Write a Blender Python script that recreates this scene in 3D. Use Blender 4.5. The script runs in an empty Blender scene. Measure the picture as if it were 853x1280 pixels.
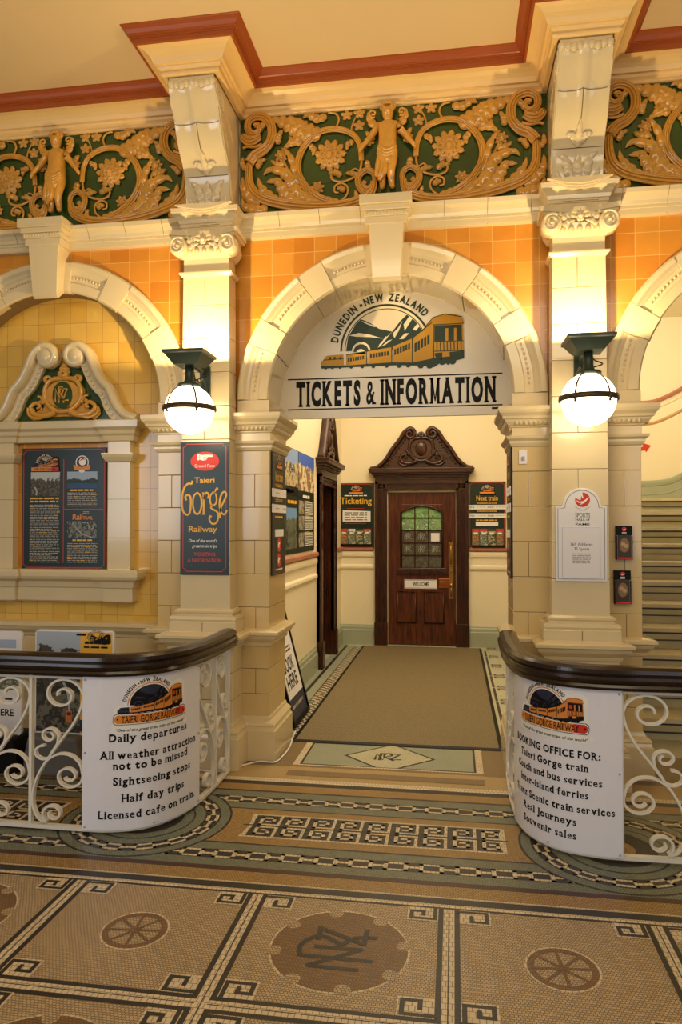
import bpy, bmesh, math, random
from mathutils import Vector, Matrix
from math import sin, cos, pi, sqrt, atan2, radians, hypot
S = bpy.context.scene
COL = S.collection
random.seed(7)

# ------------------------------------------------------------------ camera, world, lights, exposure
F_PX, YAW, PITCH = 910.0, math.atan(141.5/910), math.atan(15/910)
cd = bpy.data.cameras.new('camera')
cam = bpy.data.objects.new('camera', cd)
COL.objects.link(cam)
cd.sensor_fit = 'VERTICAL'
cd.sensor_height = 36.0
cd.lens = 36.0*F_PX/1280.0
cd.clip_end = 60
cam.location = (0, -4.85, 1.6)
cam.rotation_euler = (pi/2+PITCH, 0, YAW)
S.camera = cam

wd = bpy.data.worlds.new('world')
wd.use_nodes = True
wd.node_tree.nodes['Background'].inputs[0].default_value = (0.95, 0.88, 0.78, 1)
wd.node_tree.nodes['Background'].inputs[1].default_value = 0.17
S.world = wd

def area(name, loc, target, size, power, col, sy=None):
    l = bpy.data.lights.new(name, 'AREA')
    l.energy = power; l.color = col; l.size = size
    l.shape = 'RECTANGLE'; l.size_y = sy or size
    o = bpy.data.objects.new(name, l)
    o.location = loc
    o.rotation_euler = (Vector(target)-Vector(loc)).to_track_quat('-Z', 'Y').to_euler()
    COL.objects.link(o)
    return o
area('daylight_from_hall_windows', (-5.0, -8.0, 2.4), (-0.6, 0, 1.6), 3.0, 92, (0.86, 0.91, 1.0), 2.2)
area('daylight_from_street_doors', (4.5, -8.5, 2.2), (0.4, 0, 1.6), 3.0, 50, (0.92, 0.94, 1.0), 2.4)
area('added_warm_front_fill', (0.0, -5.6, 4.5), (-0.4, 0, 2.9), 4.5, 105, (1.0, 0.84, 0.58), 1.4)  # unseen warm fill added to brighten the arch head from the front
area('ticket_hall_ceiling_light', (-0.4, 2.3, 4.05), (-0.4, 2.31, 0), 1.5, 84, (1.0, 0.86, 0.62), 2.6)
area('added_stair_wall_light', (2.4, 3.4, 4.35), (2.4, 5.9, 2.7), 1.6, 80, (1.0, 0.86, 0.60), 1.2)  # added area light, aimed to brighten the wall and spare the steps

S.view_settings.view_transform = 'Standard'
S.view_settings.look = 'None'
S.view_settings.exposure = 0.0
S.view_settings.gamma = 1.0
S.view_settings.use_curve_mapping = False

# ------------------------------------------------------------------ materials
def C(h):
    h = h.lstrip('#')
    r = []
    for i in (0, 2, 4):
        c = int(h[i:i+2], 16)/255
        r.append(c/12.92 if c <= 0.04045 else ((c+0.055)/1.055)**2.4)
    return (r[0], r[1], r[2], 1)
MATS = {}
class NT:
    def __init__(s, name):
        s.m = bpy.data.materials.new(name); s.m.use_nodes = True
        s.t = s.m.node_tree; s.n = s.t.nodes; s.l = s.t.links
        s.b = s.n['Principled BSDF']
    def node(s, typ, **kw):
        n = s.n.new(typ)
        for k, v in kw.items():
            if k in n.inputs.keys() if isinstance(k, str) else False: n.inputs[k].default_value = v
            else: setattr(n, k, v)
        return n
    def link(s, a, b): s.l.new(a, b)
    def coords(s, axes='xy', scale=1.0):
        tc = s.node('ShaderNodeTexCoord'); sp = s.node('ShaderNodeSeparateXYZ'); cb = s.node('ShaderNodeCombineXYZ')
        s.link(tc.outputs['Object'], sp.inputs[0])
        for i, a in enumerate(axes): s.link(sp.outputs['xyz'.index(a)], cb.inputs[i])
        return cb.outputs[0]
def simple(name, col, rough=0.5, metal=0.0, var=0.06, vscale=6.0, bump=0.0, bscale=40.0, spec=0.5, coat=0.0):
    if name in MATS: return MATS[name]
    t = NT(name)
    c = C(col) if isinstance(col, str) else col
    t.b.inputs['Roughness'].default_value = rough
    t.b.inputs['Metallic'].default_value = metal
    t.b.inputs['Specular IOR Level'].default_value = spec
    t.b.inputs['Coat Weight'].default_value = coat
    tc = t.node('ShaderNodeTexCoord')
    nz = t.node('ShaderNodeTexNoise'); nz.inputs['Scale'].default_value = vscale; nz.inputs['Detail'].default_value = 3
    t.link(tc.outputs['Object'], nz.inputs['Vector'])
    mx = t.node('ShaderNodeMix'); mx.data_type = 'RGBA'
    mx.inputs[6].default_value = (c[0]*(1-var), c[1]*(1-var), c[2]*(1-var*1.3), 1)
    mx.inputs[7].default_value = (min(1, c[0]*(1+var)), min(1, c[1]*(1+var)), min(1, c[2]*(1+var)), 1)
    t.link(nz.outputs[0], mx.inputs[0]); t.link(mx.outputs[2], t.b.inputs['Base Color'])
    if bump:
        n2 = t.node('ShaderNodeTexNoise'); n2.inputs['Scale'].default_value = bscale
        t.link(tc.outputs['Object'], n2.inputs['Vector'])
        bp = t.node('ShaderNodeBump'); bp.inputs['Strength'].default_value = bump; bp.inputs['Distance'].default_value = 0.01
        t.link(n2.outputs[0], bp.inputs['Height']); t.link(bp.outputs[0], t.b.inputs['Normal'])
    MATS[name] = t.m
    return t.m
def bricks(name, c1, c2, mortar, w, h, msize, axes='xz', offset=0.0, rough=0.25, bias=0.0, noise=0.0, off=(0, 0), bump=0.25, jitter=0.0, coat=0.0, metal=0.0):
    if name in MATS: return MATS[name]
    t = NT(name)
    v = t.coords(axes)
    mp = t.node('ShaderNodeMapping'); mp.inputs['Location'].default_value = (off[0], off[1], 0)
    t.link(v, mp.inputs[0])
    vec = mp.outputs[0]
    if jitter:
        nz = t.node('ShaderNodeTexNoise'); nz.inputs['Scale'].default_value = 9.0; nz.inputs['Detail'].default_value = 1
        t.link(vec, nz.inputs['Vector'])
        sb = t.node('ShaderNodeVectorMath'); sb.operation = 'SUBTRACT'; sb.inputs[1].default_value = (.5, .5, .5)
        t.link(nz.outputs[1], sb.inputs[0])
        sc = t.node('ShaderNodeVectorMath'); sc.operation = 'SCALE'; sc.inputs['Scale'].default_value = jitter
        t.link(sb.outputs[0], sc.inputs[0])
        ad = t.node('ShaderNodeVectorMath'); ad.operation = 'ADD'
        t.link(vec, ad.inputs[0]); t.link(sc.outputs[0], ad.inputs[1]); vec = ad.outputs[0]
    br = t.node('ShaderNodeTexBrick'); br.offset = offset; br.squash = 1.0; br.offset_frequency = 2
    br.inputs['Color1'].default_value = C(c1); br.inputs['Color2'].default_value = C(c2); br.inputs['Mortar'].default_value = C(mortar)
    br.inputs['Scale'].default_value = 1.0; br.inputs['Mortar Size'].default_value = msize; br.inputs['Mortar Smooth'].default_value = 0.1
    br.inputs['Bias'].default_value = bias; br.inputs['Brick Width'].default_value = w; br.inputs['Row Height'].default_value = h
    t.link(vec, br.inputs['Vector'])
    col = br.outputs['Color']
    if noise:
        nz = t.node('ShaderNodeTexNoise'); nz.inputs['Scale'].default_value = 5.0; nz.inputs['Detail'].default_value = 4
        t.link(vec, nz.inputs['Vector'])
        mr = t.node('ShaderNodeMapRange'); mr.inputs['To Min'].default_value = 1-noise; mr.inputs['To Max'].default_value = 1+noise
        t.link(nz.outputs[0], mr.inputs[0])
        mm = t.node('ShaderNodeVectorMath'); mm.operation = 'SCALE'
        t.link(col, mm.inputs[0]); t.link(mr.outputs[0], mm.inputs['Scale']); col = mm.outputs[0]
    t.link(col, t.b.inputs['Base Color'])
    t.b.inputs['Roughness'].default_value = rough
    t.b.inputs['Coat Weight'].default_value = coat
    t.b.inputs['Metallic'].default_value = metal
    if bump:
        bp = t.node('ShaderNodeBump'); bp.invert = True; bp.inputs['Strength'].default_value = bump; bp.inputs['Distance'].default_value = 0.004
        t.link(br.outputs['Fac'], bp.inputs['Height']); t.link(bp.outputs[0], t.b.inputs['Normal'])
    MATS[name] = t.m
    return t.m
def wood(name, c1, c2, axis='z', rough=0.35, scale=3.0):
    if name in MATS: return MATS[name]
    t = NT(name)
    tc = t.node('ShaderNodeTexCoord'); mp = t.node('ShaderNodeMapping')
    s = [14.0, 14.0, 14.0]; s['xyz'.index(axis)] = 1.2
    mp.inputs['Scale'].default_value = s
    t.link(tc.outputs['Object'], mp.inputs[0])
    nz = t.node('ShaderNodeTexNoise'); nz.inputs['Scale'].default_value = scale; nz.inputs['Detail'].default_value = 6; nz.inputs['Distortion'].default_value = 0.6
    t.link(mp.outputs[0], nz.inputs['Vector'])
    cr = t.node('ShaderNodeValToRGB'); cr.color_ramp.elements[0].color = C(c1); cr.color_ramp.elements[1].color = C(c2)
    cr.color_ramp.elements[0].position = 0.35; cr.color_ramp.elements[1].position = 0.68
    t.link(nz.outputs[0], cr.inputs[0]); t.link(cr.outputs[0], t.b.inputs['Base Color'])
    t.b.inputs['Roughness'].default_value = rough
    MATS[name] = t.m
    return t.m
def emit(name, col, strength):
    if name in MATS: return MATS[name]
    t = NT(name)
    t.b.inputs['Base Color'].default_value = C(col)
    t.b.inputs['Emission Color'].default_value = C(col)
    t.b.inputs['Emission Strength'].default_value = strength
    MATS[name] = t.m
    return t.m
def photo(name, cols, scale=9.0, axes='xz', bands=None, rough=0.45):
    """a printed landscape: noise broken into the colours of the print; bands = (z0, z1) puts the first colour (sky) on top"""
    t = NT(name)
    tc = t.node('ShaderNodeTexCoord'); sp = t.node('ShaderNodeSeparateXYZ')
    t.link(tc.outputs['Object'], sp.inputs[0])
    nz = t.node('ShaderNodeTexNoise'); nz.inputs['Scale'].default_value = scale; nz.inputs['Detail'].default_value = 5; nz.inputs['Roughness'].default_value = .65
    t.link(tc.outputs['Object'], nz.inputs['Vector'])
    cr = t.node('ShaderNodeValToRGB'); cr.color_ramp.interpolation = 'CONSTANT' if len(cols) > 4 else 'LINEAR'
    e = cr.color_ramp.elements
    while len(e) < len(cols)-(1 if bands else 0): e.new(0.5)
    cc = cols[1:] if bands else cols
    for i, c in enumerate(cc):
        e[i].position = 0.3+0.4*i/max(1, len(cc)-1); e[i].color = C(c)
    t.link(nz.outputs[0], cr.inputs[0])
    out = cr.outputs[0]
    if bands:
        z0, z1 = bands
        mr = t.node('ShaderNodeMapRange'); mr.inputs['From Min'].default_value = z0; mr.inputs['From Max'].default_value = z1
        t.link(sp.outputs[2], mr.inputs[0])
        ad = t.node('ShaderNodeMath'); ad.operation = 'MULTIPLY_ADD'; ad.inputs[1].default_value = 0.5; ad.inputs[2].default_value = -0.25
        t.link(nz.outputs[0], ad.inputs[0])
        a2 = t.node('ShaderNodeMath'); a2.operation = 'ADD'
        t.link(mr.outputs[0], a2.inputs[0]); t.link(ad.outputs[0], a2.inputs[1])
        st = t.node('ShaderNodeMath'); st.operation = 'GREATER_THAN'; st.inputs[1].default_value = 0.5
        t.link(a2.outputs[0], st.inputs[0])
        mx = t.node('ShaderNodeMix'); mx.data_type = 'RGBA'; mx.inputs[7].default_value = C(cols[0])
        t.link(st.outputs[0], mx.inputs[0]); t.link(out, mx.inputs[6]); out = mx.outputs[2]
    t.link(out, t.b.inputs['Base Color']); t.b.inputs['Roughness'].default_value = rough
    MATS[name] = t.m
    return t.m

# ------------------------------------------------------------------ mesh building
class MB:
    def __init__(s): s.v = []; s.f = []; s.mi = []; s.sm = []
    def add(s, vs, fs, mi=0, sm=False):
        k = len(s.v)
        s.v += [tuple(p) for p in vs]
        for f in fs:
            s.f.append(tuple(i+k for i in f)); s.mi.append(mi); s.sm.append(sm)
        return s
    def box(s, x0, x1, y0, y1, z0, z1, mi=0):
        vs = [(x, y, z) for z in (z0, z1) for y in (y0, y1) for x in (x0, x1)]
        return s.add(vs, [(0, 2, 3, 1), (4, 5, 7, 6), (0, 1, 5, 4), (2, 6, 7, 3), (0, 4, 6, 2), (1, 3, 7, 5)], mi)
    def poly(s, pts, mi=0): return s.add(pts, [tuple(range(len(pts)))], mi)
    def prism(s, pts, fn, d0, d1, mi=0, sm=False):
        """2-D outline pts carried by fn(a, b, depth) from depth d0 to d1"""
        n = len(pts)
        vs = [fn(a, b, d0) for a, b in pts]+[fn(a, b, d1) for a, b in pts]
        s.add(vs, [tuple(range(n))[::-1], tuple(range(n, 2*n))], mi)
        k = len(s.v)-2*n
        for i in range(n):
            j = (i+1) % n
            s.f.append((k+i, k+j, k+n+j, k+n+i)); s.mi.append(mi); s.sm.append(sm)
        return s
    def tube(s, path, r, n=8, closed=False, mi=0, flat=None, caps=True):
        """round tube along 3-D points; r a number or list; flat = (normal, factor) squashes the section along that direction"""
        P = [Vector(p) for p in path]; m = len(P)
        R = r if isinstance(r, (list, tuple)) else [r]*m
        ref = Vector(flat[0]).normalized() if flat else None
        rings = []; prev = None
        for i in range(m):
            if closed: t = P[(i+1) % m]-P[i-1]
            else: t = P[min(i+1, m-1)]-P[max(i-1, 0)]
            if t.length < 1e-9: t = Vector((0, 0, 1))
            t.normalize()
            if ref is not None: a = ref-t*ref.dot(t)
            elif prev is None:
                a = Vector((0, 0, 1)) if abs(t.z) < 0.9 else Vector((1, 0, 0)); a -= t*a.dot(t)
            else: a = prev-t*prev.dot(t)
            if a.length < 1e-6: a = t.orthogonal()
            a.normalize(); prev = a; b = t.cross(a)
            q = flat[1] if flat else 1.0
            rings.append([P[i]+a*(R[i]*q*cos(2*pi*k/n))+b*(R[i]*sin(2*pi*k/n)) for k in range(n)])
        base = len(s.v)
        for g in rings: s.v += [tuple(p) for p in g]
        for i in range(m if closed else m-1):
            j = (i+1) % m
            for k in range(n):
                l = (k+1) % n
                s.f.append((base+i*n+k, base+i*n+l, base+j*n+l, base+j*n+k)); s.mi.append(mi); s.sm.append(True)
        if not closed and caps:
            s.f.append(tuple(base+k for k in range(n))[::-1]); s.mi.append(mi); s.sm.append(False)
            s.f.append(tuple(base+(m-1)*n+k for k in range(n))); s.mi.append(mi); s.sm.append(False)
        return s
    def ribbon(s, path, nrm, w, th, mi=0):
        """flat bar: 3-D path, width w along nrm, thickness th across the path; nrm a vector or a list of them"""
        P = [Vector(p) for p in path]; m = len(P); base = len(s.v)
        for i in range(m):
            N = Vector(nrm[i] if isinstance(nrm, list) else nrm).normalized()
            t = (P[min(i+1, m-1)]-P[max(i-1, 0)]).normalized(); b = t.cross(N).normalized()
            for x, y in ((-1, -1), (1, -1), (1, 1), (-1, 1)): s.v.append(tuple(P[i]+N*(x*w/2)+b*(y*th/2)))
        for i in range(m-1):
            for k in range(4):
                l = (k+1) % 4
                s.f.append((base+i*4+k, base+i*4+l, base+i*4+4+l, base+i*4+4+k)); s.mi.append(mi); s.sm.append(False)
        s.f.append((base+3, base+2, base+1, base)); s.mi.append(mi); s.sm.append(False)
        e = base+(m-1)*4
        s.f.append((e, e+1, e+2, e+3)); s.mi.append(mi); s.sm.append(False)
        return s
    def lathe(s, prof, c=(0, 0, 0), n=24, mi=0, axis='z', sm=True):
        """(r, h) profile turned about an axis through c"""
        base = len(s.v)
        for r, h in prof:
            for k in range(n):
                a = 2*pi*k/n; x, y = r*cos(a), r*sin(a)
                d = {'z': (x, y, h), 'y': (x, h, y), 'x': (h, x, y)}[axis]
                s.v.append((c[0]+d[0], c[1]+d[1], c[2]+d[2]))
        for i in range(len(prof)-1):
            for k in range(n):
                l = (k+1) % n
                s.f.append((base+i*n+k, base+i*n+l, base+i*n+n+l, base+i*n+n+k)); s.mi.append(mi); s.sm.append(sm)
        return s
    def ball(s, c, r, n=12, m=8, mi=0, sc=(1, 1, 1)):
        base = len(s.v)
        for i in range(m+1):
            t = pi*i/m
            for k in range(n):
                a = 2*pi*k/n
                s.v.append((c[0]+r*sc[0]*sin(t)*cos(a), c[1]+r*sc[1]*sin(t)*sin(a), c[2]+r*sc[2]*cos(t)))
        for i in range(m):
            for k in range(n):
                l = (k+1) % n
                s.f.append((base+i*n+k, base+(i+1)*n+k, base+(i+1)*n+l, base+i*n+l)); s.mi.append(mi); s.sm.append(True)
        return s
    def sweep(s, prof, path, closed=False, mi=0, fn=None, sm=False, ends=True):
        """moulding: profile (out, up) along a mitred plan path; 'out' lies to the right of travel"""
        m = len(path); base = len(s.v); n = len(prof)
        dirs = []
        for i in range(m if closed else m-1):
            a, b = path[i], path[(i+1) % m]; d = hypot(b[0]-a[0], b[1]-a[1]) or 1e-9
            dirs.append(((b[0]-a[0])/d, (b[1]-a[1])/d))
        for i in range(m):
            if closed: d0, d1 = dirs[i-1], dirs[i]
            else: d0, d1 = dirs[max(i-1, 0)], dirs[min(i, m-2)]
            n0 = (d0[1], -d0[0]); n1 = (d1[1], -d1[0])
            k = 1+n0[0]*n1[0]+n0[1]*n1[1]
            mx, my = ((n0[0]+n1[0])/k, (n0[1]+n1[1])/k) if k > 0.05 else n0
            for o, z in prof:
                p = (path[i][0]+mx*o, path[i][1]+my*o, z)
                s.v.append(fn(*p) if fn else p)
        for i in range(m if closed else m-1):
            j = (i+1) % m
            for k in range(n-1):
                s.f.append((base+i*n+k, base+j*n+k, base+j*n+k+1, base+i*n+k+1)); s.mi.append(mi); s.sm.append(sm)
        if ends and not closed:
            s.f.append(tuple(base+k for k in range(n))); s.mi.append(mi); s.sm.append(False)
            s.f.append(tuple(base+(m-1)*n+k for k in range(n))[::-1]); s.mi.append(mi); s.sm.append(False)
        return s
    def xf(s, fn):
        s.v = [tuple(fn(*p)) for p in s.v]; return s
    def build(s, name, mats, parent=None, bevel=0.0, auto=None, fix=True):
        me = bpy.data.meshes.new(name)
        me.from_pydata(s.v, [], s.f)
        if not isinstance(mats, (list, tuple)): mats = [mats]
        for m in mats: me.materials.append(m)
        me.polygons.foreach_set('material_index', s.mi)
        me.polygons.foreach_set('use_smooth', s.sm)
        if fix:
            bm = bmesh.new(); bm.from_mesh(me); bmesh.ops.recalc_face_normals(bm, faces=bm.faces); bm.to_mesh(me); bm.free()
        me.update()
        o = bpy.data.objects.new(name, me)
        COL.objects.link(o)
        if parent is not None: o.parent = parent
        if bevel:
            b = o.modifiers.new('bevel', 'BEVEL'); b.width = bevel; b.segments = 2; b.limit_method = 'ANGLE'; b.angle_limit = radians(40)
        return o
def tag(o, label=None, cat=None, group=None, kind=None):
    if label: o['label'] = label
    if cat: o['category'] = cat
    if group: o['group'] = group
    if kind: o['kind'] = kind
    return o
def thing(name, label, cat, loc=(0, 0, 0), group=None, kind=None):
    o = bpy.data.objects.new(name, None)
    COL.objects.link(o); o.location = loc; o.empty_display_size = 0.1
    return tag(o, label, cat, group, kind)
def struct(name, label, cat=None):
    o = bpy.data.objects.new(name, None)
    COL.objects.link(o)
    return tag(o, label, cat, None, 'structure')
def copy_tree(o, parent=None):
    c = o.copy(); COL.objects.link(c)
    if parent is not None: c.parent = parent
    for ch in list(o.children): copy_tree(ch, c)
    return c
def spline(pts, n=8, closed=False):
    """Catmull-Rom through pts (any dimension)"""
    out = []; m = len(pts)
    for i in range(m if closed else m-1):
        if closed: p = [pts[(i+k) % m] for k in (-1, 0, 1, 2)]
        else: p = [pts[max(i-1, 0)], pts[i], pts[i+1], pts[min(i+2, m-1)]]
        for k in range(n):
            t = k/n
            out.append(tuple(0.5*((2*b)+(c-a)*t+(2*a-5*b+4*c-d)*t*t+(3*b-a-3*c+d)*t**3) for a, b, c, d in zip(*p)))
    if not closed: out.append(tuple(pts[-1]))
    return out
def spiral(cx, cy, r0, r1, a0, turns, n=40):
    return [(cx+(r0+(r1-r0)*k/n)*cos(a0+2*pi*turns*k/n), cy+(r0+(r1-r0)*k/n)*sin(a0+2*pi*turns*k/n)) for k in range(n+1)]
def plane(o, u, v, n):
    o, u, v, n = Vector(o), Vector(u), Vector(v), Vector(n)
    return lambda a, b, c=0.0: tuple(o+u*a+v*b+n*c)
def front(x, y, z): return plane((x, y, z), (1, 0, 0), (0, 0, 1), (0, -1, 0))      # faces the camera

# ------------------------------------------------------------------ lettering
_TX = {}
def glyphs(s, bold=0.0, shear=0.0, spacing=1.0):
    k = (s, bold, shear, spacing)
    if k in _TX: return _TX[k]
    cu = bpy.data.curves.new('t', 'FONT'); cu.body = s; cu.size = 1.0; cu.offset = bold; cu.shear = shear; cu.space_character = spacing
    cu.resolution_u = 3; cu.fill_mode = 'FRONT'
    o = bpy.data.objects.new('t', cu); COL.objects.link(o)
    dg = bpy.context.evaluated_depsgraph_get(); dg.update()
    me = bpy.data.meshes.new_from_object(o.evaluated_get(dg))
    vs = [(v.co.x, v.co.y) for v in me.vertices]; fs = [tuple(p.vertices) for p in me.polygons]
    ed = {}
    for f in fs:
        for i in range(len(f)):
            e = tuple(sorted((f[i], f[(i+1) % len(f)]))); ed[e] = ed.get(e, 0)+1
    rim = [e for e, c in ed.items() if c == 1]
    bpy.data.objects.remove(o); bpy.data.curves.remove(cu); bpy.data.meshes.remove(me)
    _TX[k] = (vs, fs, rim)
    return _TX[k]
CAPH = [None]
def text(mb, fn, s, a, b, h, w=None, align='c', bold=0.0, serif=0.0, shear=0.0, mi=0, d=0.0, spacing=1.0, warp=None, maxw=None):
    """letters of cap height h, baseline b, fitted to width w when given; fn(a, b, depth) places them"""
    if not s.strip(): return 0
    if CAPH[0] is None:
        v = glyphs('H')[0]; CAPH[0] = max(y for x, y in v)-min(y for x, y in v)
    vs, fs, rim = glyphs(s, bold, shear, spacing)
    if not vs: return 0
    k = h/CAPH[0]
    x0 = min(x for x, y in vs); x1 = max(x for x, y in vs)
    V = list(vs); Fc = list(fs)
    if serif:
        H = CAPH[0]; cand = (0.0, H, H*0.735)
        th = serif*0.55*H*0.16; ex = serif*H*0.085
        for i, j in rim:
            (ax, ay), (bx, by) = vs[i], vs[j]
            if abs(ay-by) > 0.004 or abs(ax-bx) < 0.02 or abs(ax-bx) > 0.34*H: continue
            y = (ay+by)/2
            if s in ('M', 'W', 'V', 'w', 'v') and abs((ax+bx)/2-(x0+x1)/2) < .22*(x1-x0): continue
            up = min(cand, key=lambda q: abs(q-y))
            if abs(up-y) > 0.035+abs(bold): continue
            l, r = min(ax, bx)-ex, max(ax, bx)+ex
            q = len(V); sg = 1 if up == 0.0 else -1
            V += [(l, y), (r, y), (r, y+sg*th), (l, y+sg*th)]
            Fc.append((q, q+1, q+2, q+3) if sg > 0 else (q+3, q+2, q+1, q))
    kx = k
    if w: kx = w/(x1-x0)
    elif maxw and (x1-x0)*k > maxw: kx = maxw/(x1-x0)
    wd_ = (x1-x0)*kx
    s0 = {'c': a-wd_/2, 'l': a, 'r': a-wd_}[align]
    out = []
    for x, y in V:
        p = (s0+(x-x0)*kx, b+y*k)
        if warp: p = warp(*p)
        out.append(fn(p[0], p[1], d))
    mb.add(out, Fc, mi)
    return wd_

def text2(mb, fn, s, a, b, h, w, bold=.03, serif=1.1, mi=0, d=0.0, gap=.16, align='c'):
    """like text(), but letter by letter so that heavy letters never run into each other; fitted to width w"""
    if CAPH[0] is None: text(MB(), lambda x, y, z: (x, y, z), 'H', 0, 0, 1)
    H = CAPH[0]; ex = serif*H*0.085; L = []; x = 0.0
    for ch in s:
        if ch == ' ': x += H*.42; continue
        if ch == 'M':
            L.append((ch, x+H*.58, 0)); x += 1.16*H+gap*H*.5; continue
        bo = 0.0 if ch == 'W' else bold*.4 if ch in '&' else (bold*.5 if ch in 'eas' else bold)
        v = glyphs(ch, bo)[0]; x0 = min(p[0] for p in v); x1 = max(p[0] for p in v)
        L.append((ch, x+(x1-x0)/2+ex, bo)); x += (x1-x0)+2*ex+gap*H*.5
    tot = x-gap*H*.5; k = h/H; kx = w/tot
    s0 = a-w/2 if align == 'c' else a
    for ch, c, bo in L:
        g = lambda p, q, dd, c=c: fn(s0+c*kx+p*kx/k, q, dd)
        if ch == 'M':                                     # slab M drawn from its strokes
            e = bold*2.2
            for P in ([(-.45, 0), (-.30+e, 0), (-.30+e, 1), (-.45, 1)], [(.28-e, 0), (.45, 0), (.45, 1), (.28-e, 1)], [(-.45, 1), (-.24, 1), (.05, .1), (-.05, .1)], [(.24, 1), (.45, 1), (.05, .1), (-.05, .1)],
                      [(-.55, 0), (-.2, 0), (-.2, .07), (-.55, .07)], [(.18, 0), (.55, 0), (.55, .07), (.18, .07)], [(-.55, .93), (-.3, .93), (-.3, 1), (-.55, 1)], [(.3, .93), (.55, .93), (.55, 1), (.3, 1)]):
                bb = bold/H; mb.add([g(p*h*1.04, b+(q*(1+2*bb)-bb)*h, d) for p, q in P], [(0, 1, 2, 3)], mi)
            continue
        text(mb, g, ch, 0, b, h, None, 'c', bo, serif*(.0 if ch in 'MW' else 1), 0, mi, d)

# ------------------------------------------------------------------ the palette
M_FAI = simple('cream_faience', '#e0cda2', 0.16, var=0.07, vscale=2.5, spec=0.6, coat=0.3)
M_SEAM = simple('brown_joint', '#7d6440', 0.8)
M_YELLOW = bricks('yellow_wall_tile', '#e6bc5c', '#dcac48', '#bd9044', .128, .155, .0022, 'xz', 0.0, 0.16, noise=0.10, off=(0.02, 0.0), coat=0.3)
M_ORANGE = bricks('amber_wall_tile', '#dc9836', '#cc7f22', '#e2b264', .150, .150, .0024, 'xz', 0.0, 0.15, noise=0.16, off=(0.045, -0.023), coat=0.3)
M_GREENMAJ = bricks('dark_green_majolica', '#2c481a', '#38521c', '#141c0c', .30, .235, .0018, 'xz', 0.0, 0.13, noise=0.25, coat=0.4)
M_OCHRE = simple('ochre_majolica', '#d69c3e', 0.14, var=0.25, vscale=18, coat=0.7)
M_CREAMP = simple('cream_painted_plaster', '#f0e3c2', 0.55, var=0.03, vscale=1.5)
M_CEIL = simple('warm_painted_ceiling', '#ecd4a4', 0.7, var=0.04, vscale=0.8)
M_CORN = simple('cream_gloss_cornice', '#f0cb86', 0.35, var=0.04)
M_TERRA = simple('terracotta_paint', '#a4501f', 0.4, var=0.08)
M_SAGE = simple('sage_green_paint', '#a5aa92', 0.4, var=0.05)
M_PINK = simple('dusty_pink_paint', '#b0725a', 0.45, var=0.05)
M_WOOD = wood('dark_stained_oak', '#2a140b', '#4a2412', 'z', 0.24)
M_WOODX = wood('dark_stained_oak_rail', '#2a140b', '#4a2412', 'x', 0.24)
M_WOODR = wood('reddish_oak', '#3c1c0c', '#683218', 'z', 0.25)
M_RAIL = wood('polished_handrail_wood', '#1d130b', '#332011', 'x', 0.22)
M_WHITEI = simple('white_painted_iron', '#e4dfd2', 0.4, var=0.03)
M_BRASS = simple('aged_brass', '#b08a4a', 0.3, metal=0.9, var=0.1)
M_COPPER = simple('copper_plate', '#b0693e', 0.3, metal=0.9, var=0.1)
M_LAMPG = simple('dark_green_iron', '#27362a', 0.4, var=0.1)
M_BRONZE = simple('bronze_band', '#4a3d24', 0.4, metal=0.4, var=0.1)
M_BLACK = simple('black_print', '#080706', 0.55, var=0.02, spec=0.25)
M_WHITE = simple('white_print', '#f2f0ea', 0.5, var=0.01)
M_SIGNG = simple('sign_dark_green', '#11271f', 0.32, var=0.04)
M_RED = simple('sign_red', '#d0331c', 0.4, var=0.03)
M_YEL = simple('sign_yellow', '#f0b632', 0.4, var=0.03)
M_GOLD = simple('emblem_ochre', '#c8931c', 0.5, var=0.03)
M_EGREEN = simple('emblem_green', '#1e3524', 0.5, var=0.05)
M_ORNG = simple('print_orange', '#e08a35', 0.4, var=0.03)
M_NAVY = simple('print_navy', '#232a44', 0.4, var=0.06)
M_GREY = simple('grey_paint', '#a5a29c', 0.5)
M_DGREY = simple('dark_grey', '#3a3936', 0.5)
M_ACRYL = simple('white_acrylic_panel', '#ebebf4', 0.18, var=0.015, coat=0.3)
M_PAPER = simple('white_paper', '#e9e6e6', 0.6, var=0.01)

def mos(name, c1, c2, mortar, w=.0135, h=.0115, j=.010, off=.5, rough=.4):
    return bricks('mosaic_'+name, c1, c2, mortar, w, h, .0015, 'xy', off, rough, noise=.10, jitter=j, bump=.2)
F_BEIGE = mos('beige', '#c6b08a', '#b29a76', '#6e5c42')
F_GOLD = mos('golden', '#b6934f', '#a07d42', '#6a5230')
F_GREEN = mos('grey_green', '#858a74', '#757a64', '#4c5040')
F_BLACK = mos('black', '#332c24', '#2a241e', '#191510', j=.002)
F_CREAM = mos('cream', '#dccdae', '#d2c09e', '#8a7a5c', j=.0, w=.022, h=.03)
F_BROWN = mos('brown', '#8c6a40', '#7c5c34', '#574226')
F_RED = mos('dark_red', '#54301f', '#4a2818', '#2e1a10', j=.002)
F_TAN = mos('tan', '#c6aa72', '#ba9c66', '#937a50', w=.011, h=.011)
F_BROWNF = mos('plain_brown', '#8a7450', '#836c48', '#74603e', j=.02)
F_SAGE = mos('pale_sage', '#a4a893', '#9ca08a', '#868a74')
F_PALE = mos('pale_stone', '#c8c3a4', '#bdb998', '#98947a', w=.02, h=.02)
FM = [F_BEIGE, F_GOLD, F_GREEN, F_BLACK, F_CREAM, F_BROWN, F_RED, F_TAN, F_BROWNF, F_SAGE, F_PALE]
BE, GO, GR, BK, CR, BR, RD, TA, BF, SA, PA = range(11)

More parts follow.
